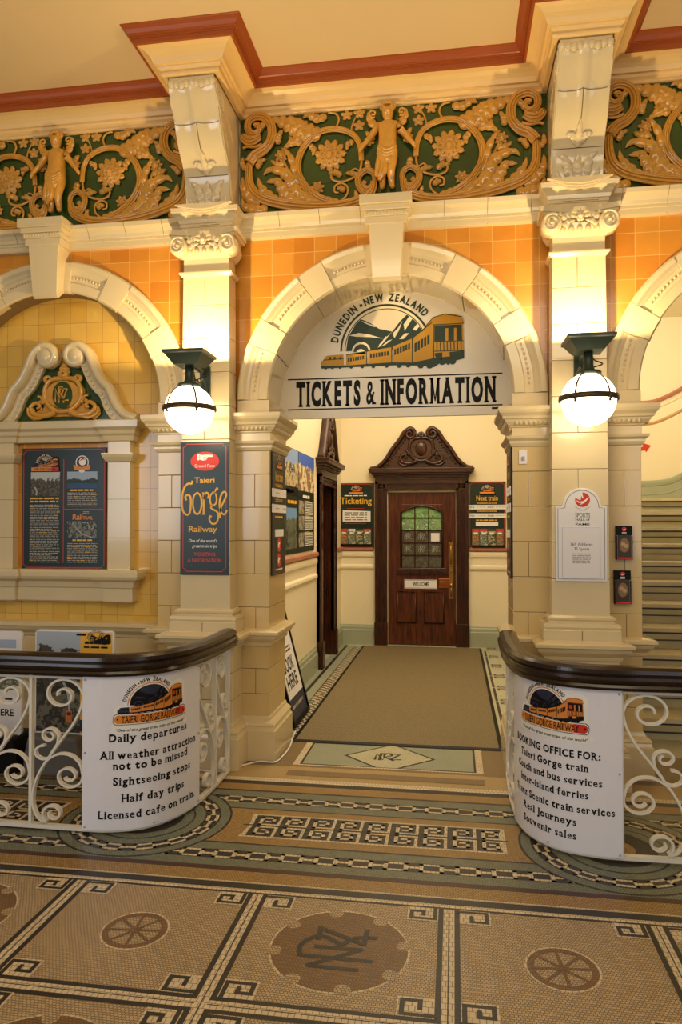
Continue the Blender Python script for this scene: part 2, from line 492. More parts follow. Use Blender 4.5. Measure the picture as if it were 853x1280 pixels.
# ------------------------------------------------------------------ main dimensions (metres; z = 0 floor, y = 0 face of the piers)
PIL = [-4.085, -1.655, 0.775, 3.205]              # pilaster centres
BAY = [-2.87, -0.4375, 1.99]                       # bay centres: blind bay, entrance, stair
ZS, RI, RO = 2.455, 0.815, 1.04                    # arch springing, inner and outer radius
YB = 0.48                                          # back of the arch wall
COURSE = [1.03+.228*k for k in range(-1, 12)]

# ------------------------------------------------------------------ floor
def make_floor():
    m = MB()
    E = 0.0003
    def rect(x0, x1, y0, y1, mi, lv): m.poly([(x0, y0, lv*E), (x1, y0, lv*E), (x1, y1, lv*E), (x0, y1, lv*E)], mi)
    def ann(cx, cy, r0, r1, mi, lv, n=64, a0=0, a1=2*pi):
        for k in range(n):
            a, b = a0+(a1-a0)*k/n, a0+(a1-a0)*(k+1)/n
            if r0 > 0: m.poly([(cx+r0*cos(a), cy+r0*sin(a), lv*E), (cx+r1*cos(a), cy+r1*sin(a), lv*E), (cx+r1*cos(b), cy+r1*sin(b), lv*E), (cx+r0*cos(b), cy+r0*sin(b), lv*E)], mi)
            else: m.poly([(cx, cy, lv*E), (cx+r1*cos(a), cy+r1*sin(a), lv*E), (cx+r1*cos(b), cy+r1*sin(b), lv*E)], mi)
    def line(pts, w, mi, lv):
        P = [Vector((x, y)) for x, y in pts]; L = []; R = []
        for i in range(len(P)):
            t = (P[min(i+1, len(P)-1)]-P[max(i-1, 0)]).normalized(); q = Vector((-t.y, t.x))*w/2
            L.append(P[i]+q); R.append(P[i]-q)
        for i in range(len(P)-1): m.poly([(R[i].x, R[i].y, lv*E), (R[i+1].x, R[i+1].y, lv*E), (L[i+1].x, L[i+1].y, lv*E), (L[i].x, L[i].y, lv*E)], mi)
    X0, X1 = -7.0, 5.0
    m.box(X0, X1, -9, 8, -0.12, 0, BE)
    for y0, y1, c in [(8, .44, PA), (.44, -.13, BF), (-.13, -.36, TA), (-.36, -.42, CR), (-.42, -.476, BK), (-.476, -.575, GO), (-.575, -.598, RD), (-.598, -.678, GR), (-.678, -.771, BK),
                      (-.771, -.848, GR), (-.848, -.861, BK), (-.861, -1.289, GO), (-1.289, -1.304, BK), (-1.304, -1.376, GR), (-1.376, -1.468, BK), (-1.468, -1.538, GR), (-1.538, -1.579, RD),
                      (-1.579, -1.672, GO), (-1.672, -1.684, CR), (-1.684, -1.733, BK), (-1.733, -1.757, CR), (-1.757, -1.772, BK)]:
        rect(X0, X1, y1, y0, c, 1)
    def link_rects(yc, h, lv):
        p = .166
        k = int(X0/p)
        while k*p < X1:
            x = k*p
            for a, b, c, d in [(0, .115, h*.26, h*.44), (0, .115, -h*.44, -h*.26), (0, .02, -h*.44, h*.44), (.095, .115, -h*.44, h*.44), (.115, .166, -h*.1, h*.1)]:
                rect(x+a, x+b, yc+c, yc+d, CR, lv)
            k += 1
    link_rects(-.7245, .093, 2); link_rects(-1.422, .092, 2)
    for px in PIL:                                    # ring of chain round each pilaster's foot
        cy = -1.073
        ann(px, cy, 0, .46, BK, 3); ann(px, cy, 0, .448, GR, 4); ann(px, cy, .315, .40, BK, 5)
        n = 14
        for k in range(n):
            a = 2*pi*k/n; w = 2*pi/n
            for r0, r1, b0, b1 in [(.372, .39, 0, .68), (.325, .343, 0, .68), (.325, .39, 0, .1), (.325, .39, .58, .68), (.349, .366, .68, 1)]:
                ann(px, cy, r0, r1, CR, 6, 5, a+w*b0, a+w*b1)
        ann(px, cy, 0, .262, BK, 6); ann(px, cy, 0, .252, GR, 7); ann(px, cy, 0, .20, BK, 8); ann(px, cy, 0, .10, GO, 9, 20); ann(px, cy, 0, .06, BR, 10, 12)
    for cx in (-2.8525, -0.4225, 2.0075):               # meander panels
        x0, x1, ya, yb = cx-.66, cx+.66, -1.2, -.94
        def side(s, r, k):                              # concave end
            pc = cx+s*1.215
            return [(pc-s*sqrt(max(0, r*r-(y+1.073)**2)), y) for y in [ya-k+(yb-ya+2*k)*i/8 for i in range(9)]]
        for r, k, mi, lv in [(.555, .016, CR, 2), (.575, 0, BK, 3)]:
            m.poly([(x, y, lv*E) for x, y in side(1, r, k)]+[(x, y, lv*E) for x, y in side(-1, r, k)[::-1]], mi)
        p = (x1-x0)/9
        rect(x0-.03, x1+.03, -1.077, -1.066, BK, 5)
        for k in range(9):
            for sg in (1, -1):
                b = -1.064 if sg > 0 else -1.079
                H = .124*sg
                def r4(u0, u1, v0, v1): rect(x0+p*(k+u0), x0+p*(k+u1), min(b+H*v0, b+H*v1), max(b+H*v0, b+H*v1), CR, 4)
                r4(0.0, .11, 0, 1); r4(.3, 1, 0, .14); r4(.3, .43, 0, .8); r4(.3, .88, .66, .8); r4(.75, .88, .3, .8); r4(.52, .88, .3, .43)
        rect(x1-.0, x1+.014, ya, yb, CR, 4)
    # front field: squares divided by double lines, a wheel or the railway monogram in each
    rows = [(-1.772, -2.455), (-2.54, -3.22), (-3.305, -3.985), (-4.07, -4.75)]
    vx = [-1.655+.815*k for k in range(-6, 8)]
    def dbl(x0, x1, y0, y1, ax):
        for a, b, c, lv in [(-.043, .043, BK, 2), (-.022, .022, CR, 3), (-.0022, .0022, BK, 4)]:
            if ax == 'v': rect(x0+a, x0+b, y0, y1, c, lv)
            else: rect(x0, x1, y0+a, y0+b, c, lv+.5)
    for x in vx: dbl(x, x, -8, -1.77, 'v')
    for y in (-2.4975, -3.2625, -4.0275): dbl(X0, X1, y, y, 'h')
    for x in vx:
        for y in (-2.4975, -3.2625, -4.0275): rect(x-.022, x+.022, y-.05, y+.05, CR, 5); rect(x-.0022, x+.0022, y-.05, y+.05, BK, 6)
    def hook(x, y, sx, sy):
        rect(min(x, x+sx*.125), max(x, x+sx*.125), min(y, y+sy*.1), max(y, y+sy*.1), CR, 5)
        P = [(0, .012), (.108, .012), (.108, .083), (.048, .083), (.048, .046)] if sx*sy < 0 else [(.012, 0), (.012, .083), (.108, .083), (.108, .03), (.06, .03), (.06, .056)]
        lv = 6
        for (a, b), (c, d) in zip(P, P[1:]):
            xs = sorted((x+sx*a, x+sx*c)); ys = sorted((y+sy*b, y+sy*d))
            lv += .25; rect(xs[0]-.0085, xs[1]+.0085, ys[0]-.0085, ys[1]+.0085, BK, lv)
    for i, (yt, yb) in enumerate(rows):
        for k in range(len(vx)-1):
            xa, xb = vx[k]+.043, vx[k+1]-.043
            for x, sx in ((xa, 1), (xb, -1)):
                for y, sy in ((yt, -1), (yb, 1)): hook(x, y, sx, sy)
            cx, cy = (vx[k]+vx[k+1])/2, (yt+yb)/2
            if (k+i) % 2 == 0:
                ann(cx, cy, .126, .134, CR, 3); ann(cx, cy, .1, .126, BR, 3)
                for q in range(8):
                    a = q*pi/4+.1
                    line([(cx, cy), (cx+.105*cos(a), cy+.105*sin(a))], .013, BR, 4)
                ann(cx, cy, 0, .024, BR, 5, 16)
            else:
                ann(cx, cy, .258, .266, CR, 2); ann(cx, cy, 0, .258, BR, 3)
                for q in range(8):
                    a = q*pi/4+.2
                    ann(cx+.246*cos(a), cy+.246*sin(a), 0, .03, BE, 4, 14)
                ox, oy = cx+.4225, cy+2.12
                W = .021; qv = 0
                for st in [[(-.518, -2.242), (-.333, -2.245)], [(-.571, -2.183), (-.289, -2.186)], [(-.525, -2.245), (-.333, -2.115)], [(-.518, -2.12), (-.333, -2.119)],
                           spline([(-.562, -2.183), (-.57, -2.12), (-.526, -2.055), (-.47, -2.06), (-.418, -2.1)], 5), spline([(-.418, -2.1), (-.37, -2.045), (-.285, -2.033)], 5),
                           [(-.511, -2.075), (-.516, -1.985)], [(-.52, -1.993), (-.329, -2.084)], [(-.332, -1.98), (-.333, -2.09)]]:
                    qv += .3; line([(x+ox, y+oy) for x, y in st], W, BK, 5+qv)
    # entrance inlay
    x0, x1, y0, y1 = -1.067, .182, -.09, .43
    rect(x0, x1, y0, y1, CR, 2); rect(x0+.045, x1-.045, y0+.02, y1-.02, BK, 3); rect(x0+.06, x1-.06, y0+.035, y1-.035, SA, 4)
    cx, cy = -.442, .155
    m.poly([(cx-.315, cy, 5*E), (cx, cy-.30, 5*E), (cx+.315, cy, 5*E), (cx, cy+.30, 5*E)], BK)
    m.poly([(cx-.29, cy, 6*E), (cx, cy-.277, 6*E), (cx+.29, cy, 6*E), (cx, cy+.277, 6*E)], PA)
    rect(x0, x1, y0-.2, y0, BF, 7); rect(x0, x1, y1, y1+.2, BF, 7); rect(x0-.01, x1+.01, -.2, -.13, TA, 8)
    rect(cx-.2, cx+.2, y0, y0+.02, CR, 8)
    rect(cx-.2, cx+.2, y0+.02, y0+.03, BK, 8)
    s = .42
    cx += .0
    qv = 0
    for st in [[(-.12, -.09), (-.12, .09), (-.03, -.09), (-.03, .09)], [(-.07, -.1), (-.07, .11), (.03, .11), (.06, .05), (-.02, 0), (.09, -.1)], [(.02, .09), (.14, .09), (.05, -.06), (.17, -.06)]]:
        qv += .4; line([(cx-.02+x*.62, cy+y*.72) for x, y in st], .02, BK, 8+qv)
    # ticket-hall floor: pale panels, chequered border along the left wall
    rect(-1.5, .76, .44, 4.8, PA, 2)
    rect(-1.5, -1.42, .48, 4.8, SA, 3); rect(-1.42, -1.385, .48, 4.7, BK, 4); rect(-1.385, -1.30, .48, 4.62, SA, 4); rect(-1.30, -1.165, .48, 4.58, BK, 4)
    rect(-1.30, .7, 4.55, 4.62, SA, 5)
    k = 0
    y = .5
    while y < 4.53:
        for c in range(3):
            if (c+k) % 2 == 0: rect(-1.29+c*.04, -1.25+c*.04, y, y+.045, CR, 5)
        k += 1; y += .045
    rect(.33, .365, .48, 4.55, PA, 3); rect(.365, .39, .48, 4.5, BK, 4)
    for q in range(8):
        y = .75+q*.56
        rect(.36, .76, y-.012, y+.012, CR, 5); rect(.39, .76, y-.004, y+.004, BK, 6)
        for s_ in (-1, 1):
            a, b = sorted((y+s_*.03, y+s_*.09))
            rect(.41, .52, a, b, BK, 6); rect(.43, .50, a+.02, b-.02, CR, 7)
    return m.build('floor', FM, fix=False)
o = tag(make_floor(), 'mosaic floor with meander, chain rings, wheels and monogram roundels', None, None, 'structure')

# ------------------------------------------------------------------ walls and ceilings
def arch_pts(cx, r, n=40, a0=0.0, a1=pi): return [(cx+r*cos(a0+(a1-a0)*k/n), ZS+r*sin(a0+(a1-a0)*k/n)) for k in range(n+1)]
m = MB()
for cx in BAY:                                          # amber tiled spandrels between arch and cornice
    A = arch_pts(cx, RO-.02, 48)
    top = 3.6
    for (xa, za), (xb, zb) in zip(A, A[1:]):
        for y, s in ((.04, 1), (YB, -1)): m.poly([(xa, y, za), (xb, y, zb), (xb, y, top), (xa, y, top)][::s], 0)
    for s in (-1, 1):
        x0, x1 = cx+s*(RO-.02), cx+s*1.215
        m.box(min(x0, x1), max(x0, x1), .04, YB, 2.3, top, 0)
m.box(PIL[0]-1.5, PIL[0], .04, YB, 0, 3.6); m.box(PIL[3], PIL[3]+1.2, .04, YB, 0, 3.6)
tag(m.build('wall_front', M_ORANGE), None, None, None, 'structure')
m = MB(); m.box(-6, 5.0, .11, YB, 3.58, 4.75)
tag(m.build('wall_upper', M_CREAMP), None, None, None, 'structure')
m = MB()                                                # yellow tiled back of the blind bay
m.prism([(BAY[0]-1.0, 0), (BAY[0]+1.0, 0)]+[(BAY[0]+1.0, ZS)]+arch_pts(BAY[0], .9, 40)+[(BAY[0]-1.0, ZS)], lambda a, b, d: (a, d, b), .2, YB)
tag(m.build('wall_blind', M_YELLOW), None, None, None, 'structure')

hall = MB()
for y0, y1, z0, z1 in [(YB, 3.17, 0, 4.2), (3.98, 4.8, 0, 4.2), (3.17, 3.98, 2.06, 4.2)]: hall.box(-1.66, -1.5, y0, y1, z0, z1)
tag(hall.build('wall_left', M_CREAMP), None, None, None, 'structure')
m = MB(); m.box(.76, 1.13, YB, 5.4, 0, 4.5); tag(m.build('wall_right', M_CREAMP), None, None, None, 'structure')
m = MB()
for x0, x1, z0, z1 in [(-1.66, -.87, 0, 4.2), (.02, .76, 0, 4.2), (-.87, .02, 2.02, 4.2)]: m.box(x0, x1, 4.8, 4.98, z0, z1)
tag(m.build('wall_back', M_CREAMP), None, None, None, 'structure')
m = MB(); m.box(-1.66, .76, YB, 4.98, 4.2, 4.3); m.box(1.13, 4.0, YB, 6.6, 4.5, 4.6); tag(m.build('ceiling_hall', M_CREAMP), None, None, None, 'structure')
m = MB(); m.box(-7, 5, -9, .4, 4.69, 4.8); tag(m.build('ceiling', M_CEIL), None, None, None, 'structure')
m = MB(); m.box(1.13, 4.0, 5.9, 6.1, 0, 4.5); m.box(3.6, 3.75, YB, 6.1, 0, 4.5); tag(m.build('wall_stair', M_CREAMP), None, None, None, 'structure')

# dado rail, lower mould and skirting of the ticket hall
RAILP = [(0, 1.235), (.02, 1.24), (.038, 1.255), (.038, 1.285), (.025, 1.295), (0, 1.295)]
LOWP = [(0, 1.165), (.02, 1.17), (.024, 1.2), (.02, 1.235), (0, 1.236)]
MIDP = [(0, .99), (.012, .995), (.024, 1.02), (.022, 1.045), (.01, 1.06), (0, 1.065)]
SKP = [(.03, 0), (.03, .19), (.022, .2), (.02, .235), (.008, .25), (.006, .262), (0, .265)]
def runs(name, prof, mat, segs, label):
    m = MB()
    for path in segs: m.sweep(prof, path)
    return tag(m.build(name, mat), label, None, None, 'structure')
LW = [(-1.5, 2.93), (-1.5, YB)][::-1]
segs = [[(-1.5, YB), (-1.5, 2.98)], [(-1.5, 4.15), (-1.5, 4.8), (-1.06, 4.8)], [(.2, 4.8), (.76, 4.8), (.76, YB)]]
runs('trim_1', RAILP, M_PINK, segs, 'dusty pink dado rail round the ticket hall')
runs('trim_2', LOWP, M_CREAMP, segs, 'cream band under the pink dado rail')
runs('trim_3', MIDP, M_CREAMP, segs, 'cream lower dado moulding of the ticket hall')
runs('baseboard_hall', SKP, M_SAGE, segs, 'sage green skirting of the ticket hall')

# ------------------------------------------------------------------ ceiling cornice, stepping forward over every console
path = [(-6.9, .11)]
for p in PIL: path += [(p-.16, .11), (p-.16, -.44), (p+.16, -.44), (p+.16, .11)]
path += [(4.9, .11)]
P1 = [(0, 4.462), (.026, 4.462), (.034, 4.468), (.036, 4.476), (.028, 4.484), (.03, 4.488), (.046, 4.502), (.05, 4.512), (.05, 4.519), (.068, 4.52), (.07, 4.526), (.078, 4.548), (.094, 4.570), (.118, 4.588), (.15, 4.598), (.16, 4.7), (0, 4.7)]
P2 = [(.145, 4.597), (.163, 4.597), (.164, 4.628), (.174, 4.629), (.174, 4.637), (.184, 4.638), (.184, 4.646), (.19, 4.65), (.2, 4.668), (.215, 4.684), (.223, 4.686), (.223, 4.7), (.145, 4.7)]
m = MB(); m.sweep(P1, path); tag(m.build('trim_ceiling', M_CORN), 'cream coved ceiling cornice', None, None, 'structure')
m = MB(); m.sweep(P2, path); tag(m.build('trim_terracotta', M_TERRA), 'terracotta outer moulding of the ceiling cornice', None, None, 'structure')

# white entablature course under the frieze
path = [(-6.9, .04)]
for p in PIL[:]: path += [(p-.14, .04), (p-.14, -.11), (p+.14, -.11), (p+.14, .04)]
path += [(4.9, .04)]
EP = [(0, 3.573), (.035, 3.575), (.035, 3.612), (.043, 3.616), (.043, 3.634), (.05, 3.638), (.054, 3.66), (.07, 3.685), (.092, 3.7), (.095, 3.728), (.085, 3.733), (-.08, 3.74)]
m = MB(); m.sweep(EP, path)
x = -3.8
while x < 3.4:
    if all(abs(x-p) > .24 for p in PIL) and all(abs(x-c) > .2 for c in BAY): m.box(x, x+.011, -.006, .0, 3.617, 3.632)
    x += .02
m.box(-6, 5, .0, .12, 3.58, 3.735)
x = -3.7
while x < 3.3:
    if all(abs(x-p) > .26 for p in PIL): m.sweep([(o+.0012 if z < 3.72 else o, z+.0008) for o, z in EP], [(x, .04), (x+.003, .04)], mi=1)
    x += .28
tag(m.build('trim_entablature', [M_FAI, M_SEAM]), 'cream entablature course under the frieze', None, None, 'structure')

# ------------------------------------------------------------------ stone-like faience masonry
def course_box(m, x0, x1, y0, y1, zs, cuts, inset=.004):
    """courses of glazed blocks with fine brown joints; cuts = joint positions (fractions) for alternate courses"""
    g = .0015
    for i, (za, zb) in enumerate(zip(zs, zs[1:])):
        xs = [x0]+([x0+(x1-x0)*c for c in cuts] if i % 2 else [])+[x1]
        for xa, xb in zip(xs, xs[1:]): m.box(xa+(g if xa > x0 else 0), xb-(g if xb < x1 else 0), y0, y1, za+g, zb-g, 0)
    m.box(x0+inset, x1-inset, y0+inset, y1-inset, zs[0], zs[-1], 1)
FAI2 = [M_FAI, M_SEAM]
FAI_WARM = [simple('warm_lit_faience', '#d8bd84', 0.16, var=0.08, vscale=2.5, spec=0.6, coat=0.3), M_SEAM]  # pier tiles: same faience, with the lamps' amber light put into the colour
IMP = [(0, 2.10), (.01, 2.105), (.022, 2.125), (.022, 2.138), (.04, 2.152), (.045, 2.168), (.02, 2.172), (.004, 2.174), (.004, 2.225), (.018, 2.23), (.018, 2.236), (.03, 2.24), (.05, 2.262), (.055, 2.275), (.066, 2.278), (.07, 2.295), (.088, 2.315), (.094, 2.332), (.094, 2.355), (0, 2.356)]
CAP = [(0, .765), (.012, .768), (.018, .79), (.05, .82), (.062, .845), (.075, .85), (.075, .868), (.06, .876), (0, .885)]
PLI = [(.055, 0), (.055, .2), (.045, .207), (.04, .225), (.045, .235), (.038, .25), (.012, .265), (.008, .285), (0, .29)]
for i, px in enumerate(PIL[1:3], 1):
    lab = ['', 'cream tiled pier left of the ticket hall entrance', 'cream tiled pier right of the ticket hall entrance'][i]
    pier = thing('pier', lab, 'pier', (0, 0, 0))
    x0, x1 = px-.4, px+.4
    if i == 1: x1 = -1.25
    if i == 2: x0 = .378
    m = MB(); course_box(m, x0, x1, 0, YB, COURSE[1:6]+[2.12, 2.30], (.125, .87)); m.build('shaft', FAI_WARM, pier, bevel=.003)
    m = MB(); course_box(m, x0, x1, 0, YB, [.27, .44, .61, .80, 1.03], (.12, .88)); m.build('dado', FAI_WARM, pier, bevel=.003)
    wrap = [(x0, YB if i == 2 else .2), (x0, 0), (x1, 0), (x1, YB)]
    m = MB(); m.sweep(IMP, wrap); m.box(x0+.001, x1-.001, .001, YB, 2.23, 2.35)
    for k in range(26):                                   # egg-and-dart row
        x = x0+.02+k*(x1-x0-.04)/25
        m.ball((x, -.038, 2.256), .018, 8, 6, 0, (.66, .8, 1))
    for sx, x in ((1, x1), (-1, x0)):
        yy = .2 if (i == 1 and sx < 0) else YB
        for k in range(int(yy/.036)): m.ball((x+sx*.038, .01+k*.036, 2.256), .018, 8, 6, 0, (.8, .66, 1))
    m.build('impost', M_FAI, pier)
    m = MB(); m.sweep(CAP, wrap); m.build('dado_cap', M_FAI, pier)
    m = MB(); m.sweep(PLI, wrap); m.build('plinth', M_FAI, pier)

def sector(m, prof, cx, a0, a1, n, mi=0, yf=0.0):
    base = len(m.v); k = len(prof)
    for i in range(n+1):
        a = a0+(a1-a0)*i/n
        for r, y in prof: m.v.append((cx+r*cos(a), yf+y, ZS+r*sin(a)))
    for i in range(n):
        for q in range(k):
            w = (q+1) % k
            m.f.append((base+i*k+q, base+i*k+w, base+(i+1)*k+w, base+(i+1)*k+q)); m.mi.append(mi); m.sm.append(False)
    m.f.append(tuple(base+q for q in range(k))); m.mi.append(mi); m.sm.append(False)
    m.f.append(tuple(base+n*k+q for q in range(k))[::-1]); m.mi.append(mi); m.sm.append(False)
PLAIN = [(RI+.035, YB), (RI, .006), (RI+.012, -.012), (RO-.012, -.012), (RO, 0), (RO, .05), (RO-.04, YB)]
MOULD = [(RI+.041, YB), (RI+.006, .008), (RI+.016, -.004), (RI+.075, -.004), (RI+.085, .012), (RI+.14, .012), (RI+.15, .004), (RI+.165, -.004), (RI+.185, -.02), (RO-.012, -.022), (RO, -.012), (RO, .05), (RO-.04, YB)]
MOULDB = [(r, min(y, .2)) for r, y in MOULD]; PLAINB = [(r, min(y, .2)) for r, y in PLAIN]
VS = [(9, 26, 1), (26, 37, 0), (37, 57.4, 1), (57.4, 68, 0), (68, 90, 1)]
LABA = ['cream voussoir arch over the blind bay with the noticeboard', 'cream voussoir arch over the ticket hall entrance', 'cream voussoir arch over the stairway']
for bi, cx in enumerate(BAY):
    arch = thing('arch', LABA[bi], 'arch', (0, 0, 0))
    m = MB(); blind = bi == 0
    for sgn in (1, -1):
        for a, b, mo in VS:
            A, B = radians(90-a), radians(90-b)
            if sgn < 0: A, B = pi-A, pi-B
            g = .0016*(1 if A > B else -1)
            sector(m, (MOULDB if mo else PLAINB) if blind else (MOULD if mo else PLAIN), cx, A-g, B+g, 8)
            if mo:                                        # bead row in the moulded blocks
                n = 11
                for k in range(1, n-1):
                    t = A+(B-A)*k/n; r = RI+.113
                    m.ball((cx+r*cos(t), .006, ZS+r*sin(t)), .011, 6, 5, 0, (.8, .8, 1.0))
        x0, x1 = sorted((cx+sgn*RI, cx+sgn*RO))
        m.box(x0, x1, 0, .2 if blind else YB, 2.357, ZS-.002)
    sector(m, [(RI+(.02 if blind else .045), (.2 if blind else YB)-.004), (RI+.01, .03), (RO-.03, .03), (RO-.05, (.2 if blind else YB)-.004)], cx, 0, pi, 40, 1)
    sector(m, PLAINB if blind else PLAIN, cx, radians(80.8), radians(99.2), 6)
    m.build('voussoir_ring', FAI2, arch)
    k = MB()                                              # keystone
    prof = [(.09, 3.30), (.0, 3.262), (-.07, 3.205), (-.094, 3.225), (-.10, 3.3), (-.115, 3.575), (.09, 3.575)]
    n = len(prof)
    for s in (-1, 1):
        k.v += [(cx+s*(.092+.024*(z-3.19)/.39), y, z) for y, z in prof]
    k.f += [tuple(range(n)), tuple(range(2*n-1, n-1, -1))]+[(i, (i+1) % n, n+(i+1) % n, n+i) for i in range(n)]
    k.mi += [0]*(n+2); k.sm += [False]*(n+2)
    for w, ya, z0, z1 in [(.135, -.125, 3.572, 3.62), (.145, -.135, 3.62, 3.655), (.158, -.15, 3.655, 3.69), (.172, -.168, 3.69, 3.752)]: k.box(cx-w, cx+w, ya, .09, z0, z1)
    for q in range(13): k.box(cx-.14+q*.022, cx-.129+q*.022, -.142, -.13, 3.63, 3.648)
    k.build('keystone', M_FAI, arch, bevel=.004)

# ------------------------------------------------------------------ pilasters with consoles
def spiral3(fn, cx, cz, r0, r1, a0, turns, c, n=40): return [fn(a, b, c) for a, b in spiral(cx, cz, r0, r1, a0, turns, n)]
def leaf(m, fn, pts, w, lobes=5, h=.012, mi=0, c0=.0, n=4, tip=.0, flip=1):
    """carved acanthus leaf along a 2-D spine: scalloped edges, domed halves, sunk midrib"""
    sp = spline(pts, n) if len(pts) > 2 else [tuple(a+(b-a)*k/(2*n) for a, b in zip(*pts)) for k in range(2*n+1)]
    # resample
    L = [0.0]
    for p, q in zip(sp, sp[1:]): L.append(L[-1]+hypot(q[0]-p[0], q[1]-p[1]))
    N = lobes*5; base = len(m.v); j = 0
    for i in range(N+1):
        t = i/N; s = t*L[-1]
        while j < len(L)-2 and L[j+1] < s: j += 1
        f = (s-L[j])/max(1e-9, L[j+1]-L[j]); f = min(max(f, 0), 1)
        p = (sp[j][0]+(sp[j+1][0]-sp[j][0])*f, sp[j][1]+(sp[j+1][1]-sp[j][1])*f)
        d = (sp[j+1][0]-sp[j][0], sp[j+1][1]-sp[j][1]); q = hypot(*d) or 1; nx, ny = -d[1]/q, d[0]/q
        env = (sin(pi*min(1, (t*.93+.07))**.75))**.7 if t < .995 else .02
        ph = (t*lobes) % 1
        saw = .5+.5*sin(pi*min(1, .08+ph*.92))**.55
        W = w*env*saw; hh = h*(.35+.65*sin(pi*min(1, t*.9+.08)))*(.62+.38*sin(pi*ph))
        for k, cc in ((-1, 0), (-.55, 1), (0, .55), (.55, 1), (1, 0)):
            back = -.12*W*abs(k)*(0 if abs(k) < .1 else 1)
            m.v.append(fn(p[0]+nx*W*k+d[0]/q*back*-1, p[1]+ny*W*k+d[1]/q*back*-1, c0+hh*cc+tip*t*t))
    for i in range(N):
        for k in range(4):
            m.f.append((base+i*5+k, base+i*5+k+1, base+i*5+6+k, base+i*5+5+k)); m.mi.append(mi); m.sm.append(True)
def stem(m, fn, pts, r, c=.012, n=7, mi=0, flat=.8, sub=5):
    sp = spline(pts, sub) if sub > 1 else pts
    R = [r(i/(len(sp)-1)) for i in range(len(sp))] if callable(r) else r
    if callable(r) and max(R) > .018:                     # ribs carved along the broad bands
        for e, cc in ((.86, .35), (-.86, .35), (.3, .95), (-.3, .95)):
            off = []
            for i in range(len(sp)):
                p, q = sp[max(i-1, 0)], sp[min(i+1, len(sp)-1)]; dx, dy = q[0]-p[0], q[1]-p[1]; l = hypot(dx, dy) or 1
                off.append(fn(sp[i][0]-dy/l*R[i]*e, sp[i][1]+dx/l*R[i]*e, c+R[i]*flat*cc))
            m.tube(off, [.0045+.12*x for x in R], 5, mi=mi)
    m.tube([fn(a, b, c) for a, b in sp], R, n, mi=mi, flat=((0, 1, 0), flat))
def flower(m, fn, a, b, r, petals=10, c=.012, mi=0):
    for ring, rr, cc in ((0, r, c), (1, r*.62, c+.012)):
        for k in range(petals):
            t = 2*pi*(k+.5*ring)/petals+.2
            leaf(m, fn, [(a+rr*.15*cos(t), b+rr*.15*sin(t)), (a+rr*.6*cos(t), b+rr*.6*sin(t)), (a+rr*cos(t), b+rr*sin(t))], rr*.31, 3, .018, mi, cc, 3)
    p = fn(a, b, c+.022)
    m.ball(p, r*.22, 10, 8, mi)
CONS = [(-.10, 3.735), (-.115, 3.82), (-.125, 3.90), (-.15, 3.975), (-.20, 4.045), (-.255, 4.10), (-.30, 4.17), (-.335, 4.245), (-.375, 4.31), (-.415, 4.365), (-.436, 4.415), (-.43, 4.45), (-.40, 4.462)]
PLAB = [None, 'cream pilaster with scroll console beside the gorge railway sign', 'cream pilaster with scroll console above the arched white sign', None]
